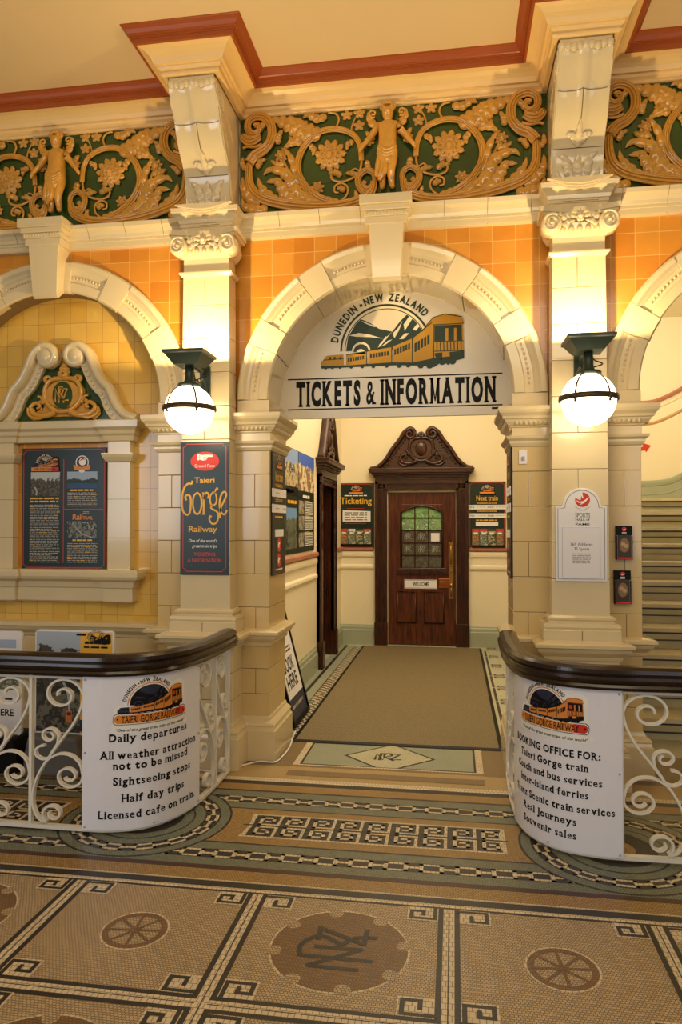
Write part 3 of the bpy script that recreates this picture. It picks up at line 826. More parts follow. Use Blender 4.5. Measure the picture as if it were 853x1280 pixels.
def make_pilaster(px, label):
    t = thing('pilaster', label, 'pilaster', (0, 0, 0))
    m = MB(); course_box(m, px-.215, px+.215, -.22, -.002, [.25, .44, .62, .80], (.5,)); m.build('pedestal', FAI2, t, bevel=.003)
    w = [(px-.215, 0), (px-.215, -.22), (px+.215, -.22), (px+.215, 0)]
    m = MB(); m.sweep(CAP, w); m.box(px-.22, px+.22, -.225, -.01, .77, .884); m.build('pedestal_cap', M_FAI, t)
    m = MB(); m.sweep(PLI, w); m.build('pedestal_plinth', M_FAI, t)
    w = [(px-.175, 0), (px-.175, -.15), (px+.175, -.15), (px+.175, 0)]
    BP = [(0, .884), (.055, .884), (.055, .945), (.048, .952), (.055, .965), (.05, .985), (.022, .992), (.018, 1.0), (.03, 1.008), (.03, 1.02), (.012, 1.032), (0, 1.034)]
    m = MB(); m.sweep(BP, w); m.box(px-.002, px+.002, -.2065, -.18, .886, .945, 1); m.build('base', FAI2, t)
    m = MB(); course_box(m, px-.175, px+.175, -.15, -.002, COURSE[1:11]+[3.285], (.47,))
    m.xf(lambda x, y, z: (px+(x-px)*(1-.075*(z-1.03)/2.25), y, z)); m.build('shaft', FAI2, t, bevel=.003)
    m = MB()
    wn = [(px-.158, 0), (px-.158, -.148), (px+.158, -.148), (px+.158, 0)]
    m.sweep([(0, 3.272), (.012, 3.276), (.026, 3.292), (.026, 3.302), (0, 3.306)], wn)
    m.box(px-.158, px+.158, -.148, -.002, 3.28, 3.42)
    m.sweep([(0, 3.398), (.012, 3.4), (.022, 3.412), (.045, 3.445), (.048, 3.47), (.03, 3.52), (0, 3.52)], wn)
    fn = front(px, -.15, 0)
    for k in range(5): m.ball(fn(-.1+k*.05, 3.435, .04), .024, 10, 8, 0, (.75, .6, 1.05))
    for s in (-1, 1):
        fv = lambda a, b, c, s=s: fn(s*a, b, c)
        m.lathe([(0, -.008), (.055, -.008), (.062, -.004), (.062, .11), (0, .11)], (px+s*.172, -.225, 3.463), 24, 0, 'y')
        m.tube(spiral3(fv, .172, 3.463, .058, .012, 2.2, -1.9, .083), [.0105-.005*k/40 for k in range(41)], 6)
        m.ball((px+s*.172, -.236, 3.463), .013)
        leaf(m, fv, [(.11, 3.485), (.07, 3.512), (.02, 3.5)], .026, 3, .016, 0, .06)
        leaf(m, fv, [(.1, 3.44), (.075, 3.47), (.03, 3.478)], .018, 3, .012, 0, .06)
    for k in range(5):
        a = pi*(.1+.8*k/4); leaf(m, fn, [(0, 3.47), (.018*cos(a), 3.49+.03*sin(a)), (.03*cos(a), 3.49+.062*sin(a))], .014, 2, .014, 0, .065)
    m.ball(fn(0, 3.5, .075), .016)
    ab = [(px-.238, -.0), (px-.238, -.235)]+[(px-.238+.476*k/10, -.235+.05*sin(pi*k/10)) for k in range(11)]+[(px+.238, -.235), (px+.238, 0)]
    for z0, z1, o in ((3.523, 3.54, .94), (3.54, 3.573, 1.0)):
        m.prism([(px+(x-px)*o, y*o) for x, y in ab[1:2]+ab[3:-3]+ab[-2:]+ab[:1]], lambda a, b, d: (a, b, d), z0, z1)
    m.build('capital', M_FAI, t)
    m = MB()                                              # block with the crescent moulding
    m.box(px-.15, px+.15, -.12, .0, 3.574, 3.738)
    fn2 = front(px, -.205, 0)
    for i, (zz, d) in enumerate(((3.678, .0), (3.69, .012), (3.704, .024))):
        arc = [(-.198+.396*k/12, 3.742-(3.742-zz)*sin(pi*k/12)) for k in range(13)]
        m.prism(arc[::-1], fn2, -.03, d)
    m.box(px-.11, px+.11, -.203, -.2, 3.6, 3.603, 1)
    m.build('console_block', FAI2, t)
    # console: S-scroll with two hollows down its face
    m = MB(); N = 13; cs = spline(CONS, 4); W = .155
    dsp = lambda u, q: .024*(1-abs(sin(2*pi*u)))**2*min(1, max(0, (q-.3)*5))
    base = len(m.v)
    for i, (y, z) in enumerate(cs):
        q = i/(len(cs)-1)
        for k in range(N):
            x = -W+2*W*k/(N-1); u = k/(N-1)
            m.v.append((px+x, y-(dsp(u, q) if 0 < k < N-1 else .004), z))
    for i in range(len(cs)-1):
        for k in range(N-1):
            m.f.append((base+i*N+k, base+i*N+k+1, base+(i+1)*N+k+1, base+(i+1)*N+k)); m.mi.append(0); m.sm.append(True)
    side = [(y, z) for y, z in cs]+[(.1, 4.462), (.1, 3.735)]
    for s in (-1, 1): m.poly([(px+s*W, y, z) for y, z in side][::s])
    m.poly([(px-W, -.40, 4.462), (px+W, -.40, 4.462), (px+W, .1, 4.462), (px-W, .1, 4.462)])
    for k in range(9):                                    # scalloped lip at the top
        m.ball((px-.136+k*.034, -.442, 4.412+.012*abs(cos(pi*k/4))), .026, 8, 6, 0, (1, .7, 1.0))
    m.box(px-.15, px+.15, -.446, -.3, 4.435, 4.46)
    for s in (-1, 1):                                     # side volutes and edge bead
        fs = lambda a, b, c, s=s: (px+s*(W+c-.004), a, b)
        m.tube([fs(a, b, .004) for a, b in spiral(-.345, 4.35, .075, .012, -.6, 1.7)], [.009]*41, 6)
        m.tube([fs(y+.018, z, .004) for y, z in cs[4:-8]], .007, 6)
        leaf(m, fs, [(-.28, 4.25), (-.2, 4.2), (-.12, 4.08)], .03, 4, .012)
        leaf(m, fs, [(-.2, 4.33), (-.12, 4.3), (-.05, 4.2)], .025, 4, .012)
        leaf(m, fs, [(-.13, 4.0), (-.08, 3.92), (-.06, 3.8)], .03, 4, .012)
    def onface(a, b, c):
        z = b; y = None
        for (y0, z0), (y1, z1) in zip(cs, cs[1:]):
            if z0 <= z <= z1: y = y0+(y1-y0)*(z-z0)/(z1-z0); break
        if y is None: y = cs[0][0] if z < cs[0][1] else cs[-1][0]
        return (px+a, y-c-dsp(a/(2*W)+.5, min(1, max(0, (z-3.735)/.727))), z)
    for s in (-1, 1):
        leaf(m, onface, [(s*.02, 3.745), (s*.05, 3.82), (s*.075, 3.9), (s*.12, 3.93)], .035, 4, .022, 0, .006)
        leaf(m, onface, [(s*.08, 3.745), (s*.11, 3.78), (s*.13, 3.84)], .022, 3, .016, 0, .004)
        leaf(m, onface, [(s*.015, 3.98), (s*.045, 4.02), (s*.08, 4.02)], .02, 3, .016, 0, .006)
    leaf(m, onface, [(0, 3.75), (0, 3.85), (0, 3.93)], .04, 4, .02, 0, .008)
    leaf(m, onface, [(0, 3.96), (0, 4.04), (0, 4.08)], .025, 3, .018, 0, .006)
    def groove(p0, p1, n=24):
        m.tube([onface(p0[0]+(p1[0]-p0[0])*k/n, p0[1]+(p1[1]-p0[1])*k/n, .0016) for k in range(n+1)], .0022, 4, mi=1)
    groove((-.152, 4.22), (.152, 4.22)); groove((-.152, 3.96), (.152, 3.96)); groove((0, 3.97), (0, 4.22))
    m.build('console', FAI2, t)
    return t
make_pilaster(PIL[1], PLAB[1]); make_pilaster(PIL[2], PLAB[2])

# ------------------------------------------------------------------ majolica frieze panels
def skin_body(J, Ed, name, mat, parent, fn, root=0, sub=2):
    me = bpy.data.meshes.new('sk'); me.from_pydata([fn(*p[:3]) for p in J], Ed, [])
    o = bpy.data.objects.new('sk', me); COL.objects.link(o)
    md = o.modifiers.new('s', 'SKIN'); md.use_smooth_shade = True
    sk = me.skin_vertices[0].data
    for i, p in enumerate(J):
        r = p[3]; sk[i].radius = (r, r) if not isinstance(r, tuple) else r; sk[i].use_root = i == root
    sb = o.modifiers.new('b', 'SUBSURF'); sb.levels = sub; sb.render_levels = sub
    dg = bpy.context.evaluated_depsgraph_get(); dg.update()
    m2 = bpy.data.meshes.new_from_object(o.evaluated_get(dg)); m2.name = name
    bpy.data.objects.remove(o); bpy.data.meshes.remove(me)
    m2.materials.clear(); m2.materials.append(mat)
    for p in m2.polygons: p.use_smooth = True
    ob = bpy.data.objects.new(name, m2); COL.objects.link(ob)
    if parent is not None: ob.parent = parent
    return ob
def make_frieze(cx, label):
    t = thing('frieze_panel', label, 'frieze', (cx, .1, 3.735), 'majolica frieze panels')
    fn = lambda a, b, c=0.0: (a, -c, b-3.735)
    m = MB(); m.box(-1.055, 1.055, -.002, .009, 0, .735); m.build('tile_ground', M_GREENMAJ, t)
    for s in (1, -1):
        f = lambda a, b, c=0.0, s=s: fn(s*a, b, c)
        m = MB()
        stem(m, f, [(.16, 3.955), (.175, 3.925), (.14, 3.905), (.098, 3.94), (.1, 4.0), (.15, 4.03), (.205, 3.99), (.2, 3.92), (.15, 3.86)][:9], lambda q: .012+.01*q, .018)
        stem(m, f, [(.1, 3.95), (.115, 3.88), (.186, 3.83), (.30, 3.80), (.43, 3.795), (.578, 3.805), (.74, 3.835), (.89, 3.885), (.965, 3.96), (.985, 4.06), (.98, 4.14)], lambda q: .019+.016*sin(pi*q), .02)
        stem(m, f, [(.98, 4.14), (.94, 4.19), (.875, 4.225), (.825, 4.29), (.82, 4.38), (.86, 4.445), (.93, 4.465), (.985, 4.435), (.99, 4.375), (.945, 4.345), (.91, 4.375), (.925, 4.41), (.95, 4.4)], lambda q: .036-.022*q, .022)
        # dolphin mask inside the end scroll
        stem(m, f, [(.905, 4.32), (.95, 4.295), (1.0, 4.3), (1.03, 4.34)], lambda q: .02+.012*sin(pi*q), .024)
        stem(m, f, [(.89, 4.27), (.94, 4.255), (1.0, 4.262), (1.03, 4.25)], lambda q: .014-.004*q, .02)
        m.ball(f(.985, 4.315, .045), .012)
        # vine ring held by the child
        stem(m, f, [(.186, 4.10), (.196, 4.20), (.236, 4.275), (.31, 4.32), (.40, 4.335), (.49, 4.315), (.575, 4.245), (.625, 4.15), (.63, 4.05), (.585, 3.955), (.51, 3.88), (.42, 3.83)], lambda q: .014+.01*q, .018)
        stem(m, f, [(.186, 4.10), (.2, 4.03), (.25, 3.985), (.33, 3.965), (.39, 3.985), (.40, 4.02)], .009, .014)
        stem(m, f, [(.2, 4.03), (.235, 4.05), (.262, 4.03), (.255, 4.0)], .006, .014)
        stem(m, f, [(.345, 3.82), (.29, 3.87), (.285, 3.925), (.325, 3.955), (.37, 3.94), (.375, 3.9), (.345, 3.89)], .008, .014)
        stem(m, f, [(.66, 3.83), (.68, 3.95), (.70, 4.06), (.745, 4.16)], .008, .014)
        stem(m, f, [(.26, 4.3), (.25, 4.36), (.225, 4.41)], .006, .012)
        stem(m, f, [(.37, 4.335), (.345, 4.4), (.37, 4.445), (.42, 4.455)], .008, .014)
        m.build('scroll', M_OCHRE, t)
        for a, b in [(.202, 4.435), (.29, 4.43), (.205, 4.35)]:
            m = MB()
            for k in range(5):
                q = radians(90+72*k); leaf(m, f, [(a, b), (a+.02*cos(q), b+.02*sin(q)), (a+.045*cos(q), b+.04*sin(q))], .018, 2, .01, 0, .008)
            m.build('vine_leaf', M_OCHRE, t)
        for pts, w, lb in [([(.47, 4.30), (.58, 4.335), (.7, 4.40), (.83, 4.45)], .062, 7), ([(.52, 4.33), (.62, 4.30), (.69, 4.26), (.74, 4.22)], .035, 5), ([(.56, 4.35), (.64, 4.40), (.70, 4.455)], .035, 4),
                           ([(.43, 4.43), (.50, 4.42), (.56, 4.45), (.6, 4.43)], .028, 4), ([(.56, 3.86), (.65, 3.93), (.72, 4.05), (.83, 4.09), (.88, 4.05)], .042, 6), ([(.62, 3.83), (.72, 3.9), (.78, 4.0), (.86, 4.0)], .04, 6),
                           ([(.72, 3.82), (.82, 3.88), (.9, 3.97), (.92, 4.04)], .035, 5), ([(.63, 3.97), (.66, 4.09), (.70, 4.19), (.755, 4.235)], .026, 4), ([(.85, 3.82), (.93, 3.81), (1.02, 3.84), (1.035, 3.90)], .035, 5),
                           ([(.9, 3.86), (.99, 3.9), (1.03, 3.98), (1.03, 4.05)], .033, 5), ([(.3, 3.79), (.42, 3.845), (.5, 3.85)], .025, 4), ([(.44, 3.79), (.56, 3.86), (.61, 3.93)], .03, 4), ([(.86, 4.43), (.92, 4.36), (.9, 4.31)], .02, 3),
                           ([(.30, 3.90), (.335, 3.92), (.36, 3.91)], .02, 3), ([(.215, 3.99), (.24, 4.015), (.3, 4.02)], .018, 3), ([(.15, 4.10), (.14, 4.05), (.12, 4.01)], .02, 3), ([(.14, 4.2), (.13, 4.26), (.16, 4.3)], .02, 3), ([(.60, 4.26), (.66, 4.27), (.70, 4.31)], .022, 3), ([(.78, 4.26), (.77, 4.32), (.74, 4.36)], .022, 3), ([(.33, 4.0), (.36, 4.03), (.42, 4.03)], .02, 3), ([(.55, 4.24), (.52, 4.2), (.53, 4.16)], .02, 3), ([(.24, 4.24), (.28, 4.22), (.29, 4.18)], .018, 3), ([(.25, 3.80), (.22, 3.85), (.235, 3.9)], .02, 3), ([(.72, 4.12), (.78, 4.12), (.83, 4.15)], .02, 3), ([(.93, 4.1), (.9, 4.15), (.86, 4.16)], .02, 3), ([(1.0, 4.1), (1.03, 4.13), (1.03, 4.19)], .02, 3)]:
            m = MB(); leaf(m, f, pts, w*1.2, lb, .03, 0, .014, 5); m.build('acanthus_leaf', M_OCHRE, t)
        m = MB(); flower(m, f, .405, 4.155, .115, 11, .012); m.build('flower', M_OCHRE, t)
        for a, b, r in [(.755, 4.18, .05), (.495, 3.935, .05), (.13, 4.24, .04)]:
            m = MB(); flower(m, f, a, b, r, 7, .01); m.build('small_flower', M_OCHRE, t)
    # the child with the vines
    z = 3.865
    ff = lambda x, y, h: (x-.006, -.045+y*.8, h+z-3.735)
    J = [(0, 0, .285, .052), (0, .0, .355, .046), (0, -.005, .42, .054), (0, 0, .475, .022), (.004, -.01, .535, (.043, .046)), (.004, -.01, .575, .036),
         (-.06, 0, .452, .026), (-.115, -.005, .365, .02), (-.165, -.02, .305, .014), (.06, 0, .452, .026), (.118, -.005, .37, .02), (.166, -.02, .305, .014),
         (-.033, 0, .24, .041), (-.036, -.014, .135, .028), (-.03, 0, .035, .019), (-.036, -.03, .012, .016),
         (.033, 0, .24, .041), (.022, -.02, .135, .028), (.028, 0, .035, .019), (.04, -.03, .012, .016)]
    J = [(p[0]*1.06, p[1], p[2], tuple(1.14*q for q in p[3]) if isinstance(p[3], tuple) else p[3]*1.14) for p in J]
    Ed = [(0, 1), (1, 2), (2, 3), (3, 4), (4, 5), (2, 6), (6, 7), (7, 8), (2, 9), (9, 10), (10, 11), (0, 12), (12, 13), (13, 14), (14, 15), (0, 16), (16, 17), (17, 18), (18, 19)]
    for s, w in ((-1, 8), (1, 11)):
        bx, by, bz = J[w][:3]
        for k, (dx, dz) in enumerate(((.018, -.010), (.021, -.018), (.018, -.025), (.012, -.029), (-.004, -.016))):
            J.append((bx+s*dx*.6, by-.006, bz+dz*.7, .0055)); Ed.append((w, len(J)-1))
            J.append((bx+s*dx, by+.002, bz+dz*1.3, .0045)); Ed.append((len(J)-2, len(J)-1))
    body = skin_body(J, Ed, 'cherub', M_OCHRE, t, ff)
    fm = MB()
    g = lambda a, b, c: ff(a, -c, b)
    for s in (-1, 1): fm.ball(g(.004+s*.016, .545, .046), .006, 8, 6)
    fm.ball(g(.004, .532, .052), .007, 8, 6, 0, (.8, 1, 1.3)); fm.ball(g(.004, .514, .047), .006, 8, 6, 0, (1.6, 1, .6))
    fm.build('face', M_OCHRE, body)
    h = MB()
    for k in range(26):
        a = pi*2*k/13; rr = .042 if k < 13 else .03
        h.ball(g(.004+rr*cos(a)*1.05, .572+rr*.7*sin(a)*(.7 if sin(a) < 0 else 1), .012 if k < 13 else .032), .014, 8, 6)
    h.build('hair', M_OCHRE, body)
    d = MB()
    for k, (x0, z0, x1, z1, x2, z2) in enumerate([(-.055, .30, 0, .262, .06, .29), (-.06, .285, 0, .24, .058, .27), (-.06, .265, -.005, .222, .05, .25), (-.058, .25, -.03, .17, -.055, .08), (-.045, .25, -.012, .15, -.05, .06), (-.03, .24, .005, .19, .03, .22), (-.05, .24, -.06, .15, -.07, .09)]):
        d.tube([g(a, b, .04) for a, b in spline([(x0, z0), (x1, z1), (x2, z2)], 6)], [.016+.006*sin(pi*i/12) for i in range(13)], 7)
    d.build('drapery', M_OCHRE, body)
    for s in (-1, 1):
        w = MB(); q = lambda a, b, c, s=s: g(s*a, b, c)
        leaf(w, q, [(.05, .44), (.1, .47), (.125, .535), (.1, .56)], .03, 4, .016, 0, .0)
        w.tube([q(a, b, .01) for a, b in spiral(.098, .535, .03, .006, 4.2, 1.3, 20)], .008, 6)
        w.build('wing', M_OCHRE, body)
    return t
fz = make_frieze(BAY[1], 'green and ochre cherub frieze panel above the ticket hall arch')
c = copy_tree(fz); c.location.x = BAY[0]; c['label'] = 'green and ochre cherub frieze panel above the blind bay with the noticeboard'
c = copy_tree(fz); c.location.x = BAY[2]; c['label'] = 'green and ochre scrollwork frieze panel above the stairway arch'

# ------------------------------------------------------------------ globe lamps on the pilasters
M_GLOBE = emit('lit_opal_glass', '#ffe6bc', 10.0)
M_BULB = emit('floodlight_glass', '#ffd79a', 14.0)
def make_lamp(px, label, depth, power):
    y = -.455
    t = thing('globe_lamp', label, 'lamp', (px, y, 0), 'globe lamps on the pilasters')
    m = MB(); m.box(-.035, .035, .283, .305, 2.36, 2.66); m.box(-.012, .012, .02, .29, 2.60, 2.625); m.box(-.012, .012, .02, .29, 2.44, 2.46)
    for s in (-1, 1): m.tube([(s*.02, .29-.2*k/12, 2.46+.09*sin(pi*k/12)) for k in range(13)], .007, 6)
    m.tube([(0, .29, 2.40), (0, .2, 2.42), (0, .12, 2.5), (0, .05, 2.6)], .008, 6)
    m.build('bracket', M_LAMPG, t, bevel=.002)
    m = MB(); T, B, th = .134, .078, .007                   # hollow tray
    def ring(h, z): return [(-h, -h, z), (h, -h, z), (h, h, z), (-h, h, z)]
    L = [ring(B, 2.60), ring(T-.012, 2.66), ring(T, 2.665), ring(T, 2.682), ring(T-th, 2.682), ring(T-th-.008, 2.66), ring(B-th, 2.607)]
    b = 0
    for r in L: m.v += r
    for i in range(len(L)-1):
        for k in range(4): m.f.append((i*4+k, i*4+(k+1) % 4, i*4+4+(k+1) % 4, i*4+4+k)); m.mi.append(0); m.sm.append(False)
    m.f += [(0, 3, 2, 1), tuple(len(L)*4-4+k for k in range(4))]; m.mi += [0, 0]; m.sm += [False]*2
    m.build('tray', M_LAMPG, t)
    m = MB(); m.lathe([(0, 2.60), (.026, 2.60), (.028, 2.55), (.03, 2.51), (.036, 2.50), (.036, 2.49), (.07, 2.487), (.074, 2.478), (.072, 2.466), (.05, 2.462), (0, 2.462)], n=24); m.build('stem', M_LAMPG, t)
    m = MB(); m.ball((0, 0, 2.322), .155, 40, 24); m.build('globe', M_GLOBE, t)
    m = MB(); R = .161
    m.lathe([(R-.006, 2.314), (R+.006, 2.314), (R+.009, 2.322), (R+.006, 2.345), (R-.006, 2.345), (R-.006, 2.314)], n=48)
    for a in (-.95, -2.2, .95, 2.2):                        # claws on the band
        c, s = cos(a), sin(a)
        m.ball((c*(R+.006), s*(R+.006), 2.325), .016, 8, 6, 0, (1, 1, 1.3)); m.ball((c*R, s*R, 2.30), .009, 8, 6)
    m.build('band', M_BRONZE, t)
    for a in (-.95, -2.2, .95, 2.2):
        m = MB(); c, s = cos(a), sin(a)
        m.ribbon([(c*.16*cos(q), s*.16*cos(q), 2.322+.16*sin(q)) for q in [radians(5+60*k/10) for k in range(11)]], (-s, c, 0), .011, .005)
        m.build('strap', M_BRONZE, t)
    m = MB(); m.tube(spline([(.02, .05, 2.60), (.05, .08, 2.57), (.09, .06, 2.545), (.06, .03, 2.525), (.01, .02, 2.51)], 6), .004, 6); m.build('cable', M_BLACK, t)
    m = MB(); m.lathe([(0, 2.607), (.035, 2.607), (.03, 2.682-depth-.012), (.02, 2.682-depth-.004), (0, 2.682-depth-.004)], n=16); m.build('floodlight', M_BULB, t)
    l = bpy.data.lights.new('uplight', 'POINT'); l.energy = power; l.color = (1, .72, .36); l.shadow_soft_size = .012
    o = bpy.data.objects.new('uplight', l); COL.objects.link(o); o.location = (0, 0, 2.682-depth+.012); o.parent = t
    return t
make_lamp(PIL[1], 'lit globe lamp in bronze straps above the gorge railway sign', .03, 60)
make_lamp(PIL[2], 'lit globe lamp in bronze straps above the arched white sign', .06, 60)

# ------------------------------------------------------------------ tympanum sign closing the head of the entrance arch
GLYPH_NZR = [[(0, 0), (0, 1), (.42, 0), (.42, 1)], [(.3, -.1), (.3, 1.1), (.62, 1.1), (.75, .85), (.6, .6), (.34, .55), (.6, .5), (.8, -.1)], [(.55, .95), (1.1, .95), (.7, .1), (1.25, .1)]]
def strokes2d(m, fn, P, w, mi=0, d=0.0, closed=False):
    """flat line of width w along 2-D points"""
    n = len(P); V = []
    for i in range(n):
        a = P[i-1] if (i or closed) else P[i]; b = P[(i+1) % n] if (i < n-1 or closed) else P[i]
        dx, dy = b[0]-a[0], b[1]-a[1]; q = hypot(dx, dy) or 1
        nx, ny = -dy/q*w/2, dx/q*w/2
        V += [fn(P[i][0]+nx, P[i][1]+ny, d), fn(P[i][0]-nx, P[i][1]-ny, d)]
    F = [(2*i, 2*i+1, (2*i+3) % (2*n), (2*i+2) % (2*n)) for i in range(n if closed else n-1)]
    m.add(V, F, mi)
def fpoly(m, fn, pts, mi=0, d=0.0): m.poly([fn(a, b, d) for a, b in pts], mi)
def frect(m, fn, x0, x1, y0, y1, mi=0, d=0.0): fpoly(m, fn, [(x0, y0), (x1, y0), (x1, y1), (x0, y1)], mi, d)
def circle(a, b, r, n=32, a0=0, a1=2*pi, ry=None): return [(a+r*cos(a0+(a1-a0)*k/n), b+(ry or r)*sin(a0+(a1-a0)*k/n)) for k in range(n+(0 if abs(a1-a0-2*pi) < 1e-6 else 1))]
def arctext(m, fn, s, cx, cy, r, amid, h, mi=0, d=0.0, bold=.02, spacing=1.0, span=None):
    """letters along the outside of a circle, centred on angle amid (radians, counter-clockwise from +a)"""
    ws = []
    for ch in s:
        v = glyphs(ch, bold)[0] if ch != ' ' else None
        ws.append(((max(x for x, y in v)-min(x for x, y in v))/CAPH[0]*h if v else .45*h)+.22*h*spacing)
    tot = sum(ws)
    f_ = span*r/tot if span else 1.0
    a = amid+tot*f_/2/r
    for ch, w in zip(s, ws):
        w *= f_
        t = a-w/2/r
        if ch != ' ':
            ox, oy = cx+r*cos(t), cy+r*sin(t); ux, uy = sin(t), -cos(t)
            g = lambda x, y, dd, ox=ox, oy=oy, ux=ux, uy=uy: fn(ox+x*ux*min(1, f_)-y*uy, oy+x*uy*min(1, f_)+y*ux, dd)
            text(m, g, ch, 0, (0.33*h if ch == '\u00b7' else 0) - (0.33*h if ch == '\u00b7' else 0), h, None, 'c', bold, 0, 0, mi, d)
        a -= w/r
def emblem(m, fn, x, y, w, kind, d, cols):
    """the railway's arch-and-train emblem, w wide, lower left corner of the train at (x, y).
    cols: dict of material indices line, sky, hill, train, dark, text, bar, barend"""
    k = w/640.0
    T = lambda p: (x+(p[0]-145)*k, y+(365-p[1])*k)
    q = 0.0004 if w > .3 else 0.0003
    lay = lambda i: d+q*i
    def P(pts, c, i): fpoly(m, fn, [T(p) for p in pts], cols[c], lay(i))
    def Ln(pts, wd, c, i): strokes2d(m, fn, [T(p) for p in pts], wd*k, cols[c], lay(i))
    cx, cy, R = 440, 285, 205
    if kind != 'plain':                                   # white sticker outline
        P([(90, 545), (90, 470), (112, 440), (105, 370), (112, 320), (150, 285), (195, 280), (205, 180), (260, 95), (340, 40), (430, 20), (520, 30), (600, 70), (650, 105), (760, 90), (815, 130), (820, 300), (835, 380), (835, 450), (810, 490), (860, 500), (860, 545)], 'white', 0)
    P(circle(cx, cy, R, 40, pi, 2*pi), 'line', 1)
    P(circle(cx, cy, R-9, 40, pi, 2*pi), 'white', 2)
    P(circle(cx, cy, R-20, 40, pi, 2*pi), 'line2', 3)
    P(circle(cx, cy, R-24, 40, pi, 2*pi), 'sky', 4)
    def clip(pts): return [(px, py) if hypot(px-cx, py-cy) < R-25 else (cx+(px-cx)*(R-25)/hypot(px-cx, py-cy), cy+(py-cy)*(R-25)/hypot(px-cx, py-cy)) for px, py in pts]
    P(clip([(262, 285), (270, 225), (300, 165), (322, 135), (345, 150), (375, 165), (410, 190), (470, 205), (430, 240), (410, 262), (420, 285)]), 'hill', 5)
    P(clip([(330, 150), (360, 163), (400, 182), (385, 180), (345, 162)]), 'sky', 6)
    P(clip([(275, 215), (320, 205), (370, 215), (430, 235), (370, 226), (310, 222)]), 'sky', 6)
    P(clip([(400, 285), (430, 250), (470, 205), (505, 160), (545, 115), (590, 140), (630, 175), (640, 285)]), 'hill', 5)
    for pts in [[(470, 215), (495, 190), (515, 160), (500, 200), (480, 235)], [(520, 175), (545, 140), (560, 150), (540, 180), (525, 205)], [(420, 270), (450, 245), (470, 240), (440, 262)], [(500, 240), (525, 215), (545, 215), (520, 240)], [(560, 200), (580, 175), (600, 180), (575, 205)], [(405, 275), (440, 225), (450, 230), (415, 270)]]:
        P(clip(pts), 'sky', 6)
    P(circle(330, 288, 42, 16, pi, 2*pi), 'sky', 6); P(circle(330, 290, 34, 16, pi, 2*pi), 'hill', 7); P(circle(328, 300, 22, 12, pi, 2*pi), 'sky', 8)
    arctext(m, fn, 'DUNEDIN', *T((cx, cy)), (R+14)*k, radians(147), 32*k, cols['text'], lay(5), .035, 1.0, radians(47))
    arctext(m, fn, 'NEW ZEALAND', *T((cx, cy)), (R+14)*k, radians(77), 32*k, cols['text'], lay(5), .035, 1.0, radians(76))
    P(circle(cx+(R+26)*cos(radians(118.5)), cy-(R+26)*sin(radians(118.5)), 7, 10), 'text', 5)
    # under-gear, wagons in perspective, end car
    P([(148, 345), (255, 348), (460, 340), (560, 342), (650, 325), (785, 300), (785, 335), (745, 345), (715, 362), (690, 345), (655, 370), (610, 362), (500, 356), (300, 358), (150, 360)], 'dark', 7)
    P([(148, 348), (147, 330), (158, 322), (170, 305), (180, 302), (250, 299), (252, 350)], 'loco', 8)
    P([(262, 350), (262, 302), (352, 289), (355, 346)], 'train', 8)
    P([(362, 346), (362, 287), (465, 273), (467, 342)], 'train', 8)
    P([(472, 342), (472, 270), (556, 238), (558, 346)], 'train', 8)
    P([(562, 346), (562, 236), (640, 175), (652, 170), (652, 330)], 'train', 8)
    P([(600, 212), (618, 180), (650, 150), (700, 137), (745, 139), (775, 152), (783, 180), (652, 182), (640, 192)], 'train', 9)
    P([(650, 180), (778, 180), (785, 300), (770, 320), (660, 330), (648, 325)], 'train', 8)
    P([(655, 186), (774, 186), (776, 256), (655, 256)], 'dark', 9)
    for a, b in [(703, 716), (741, 752)]: P([(a, 200), (b, 200), (b, 256), (a, 256)], 'train', 10)
    P([(664, 205), (690, 205), (690, 240), (664, 240)], 'train2', 10)
    for i in range(8): P([(664+i*15, 262), (668+i*15, 262), (669+i*15, 298), (665+i*15, 298)], 'dark', 10)
    P([(655, 308), (690, 306), (690, 335), (665, 340)], 'dark', 9); P([(720, 306), (785, 300), (785, 325), (725, 335)], 'dark', 9)
    for x0, y0, x1, y1, h, n in [(270, 317, 346, 307, 17, 7), (370, 301, 458, 291, 19, 7), (478, 285, 552, 258, 26, 6), (568, 262, 638, 222, 40, 5)]:
        for i in range(n):
            a, b = i/n, (i+.72)/n
            P([(x0+(x1-x0)*a, y0+(y1-y0)*a), (x0+(x1-x0)*b, y0+(y1-y0)*b), (x0+(x1-x0)*b, y0+(y1-y0)*b+h), (x0+(x1-x0)*a, y0+(y1-y0)*a+h)], 'dark', 9)
    for x0 in (185, 205, 232): P([(x0, 310), (x0+10, 309), (x0+10, 322), (x0, 323)], 'dark', 9)
    for p0, p1 in [((262, 302), (352, 289)), ((362, 287), (465, 273)), ((472, 270), (556, 238)), ((562, 236), (645, 172)), ((652, 183), (783, 181)), ((655, 258), (782, 258)), ((655, 300), (784, 300)), ((355, 290), (355, 346)), ((467, 272), (467, 342)), ((558, 238), (558, 346)), ((651, 180), (652, 330)), ((600, 212), (650, 150)), ((650, 150), (700, 137)), ((700, 137), (775, 152)), ((158, 322), (252, 318))]:
        Ln([p0, p1], 3.5, 'dark', 11)
    for x0, r in [(170, 7), (200, 7), (235, 7), (285, 8), (335, 8), (385, 9), (445, 9), (500, 11), (540, 11), (595, 14), (635, 16), (690, 16), (735, 15)]:
        P(circle(x0, 357 if x0 < 560 else (360 if x0 < 650 else 346), r, 12), 'dark', 9)
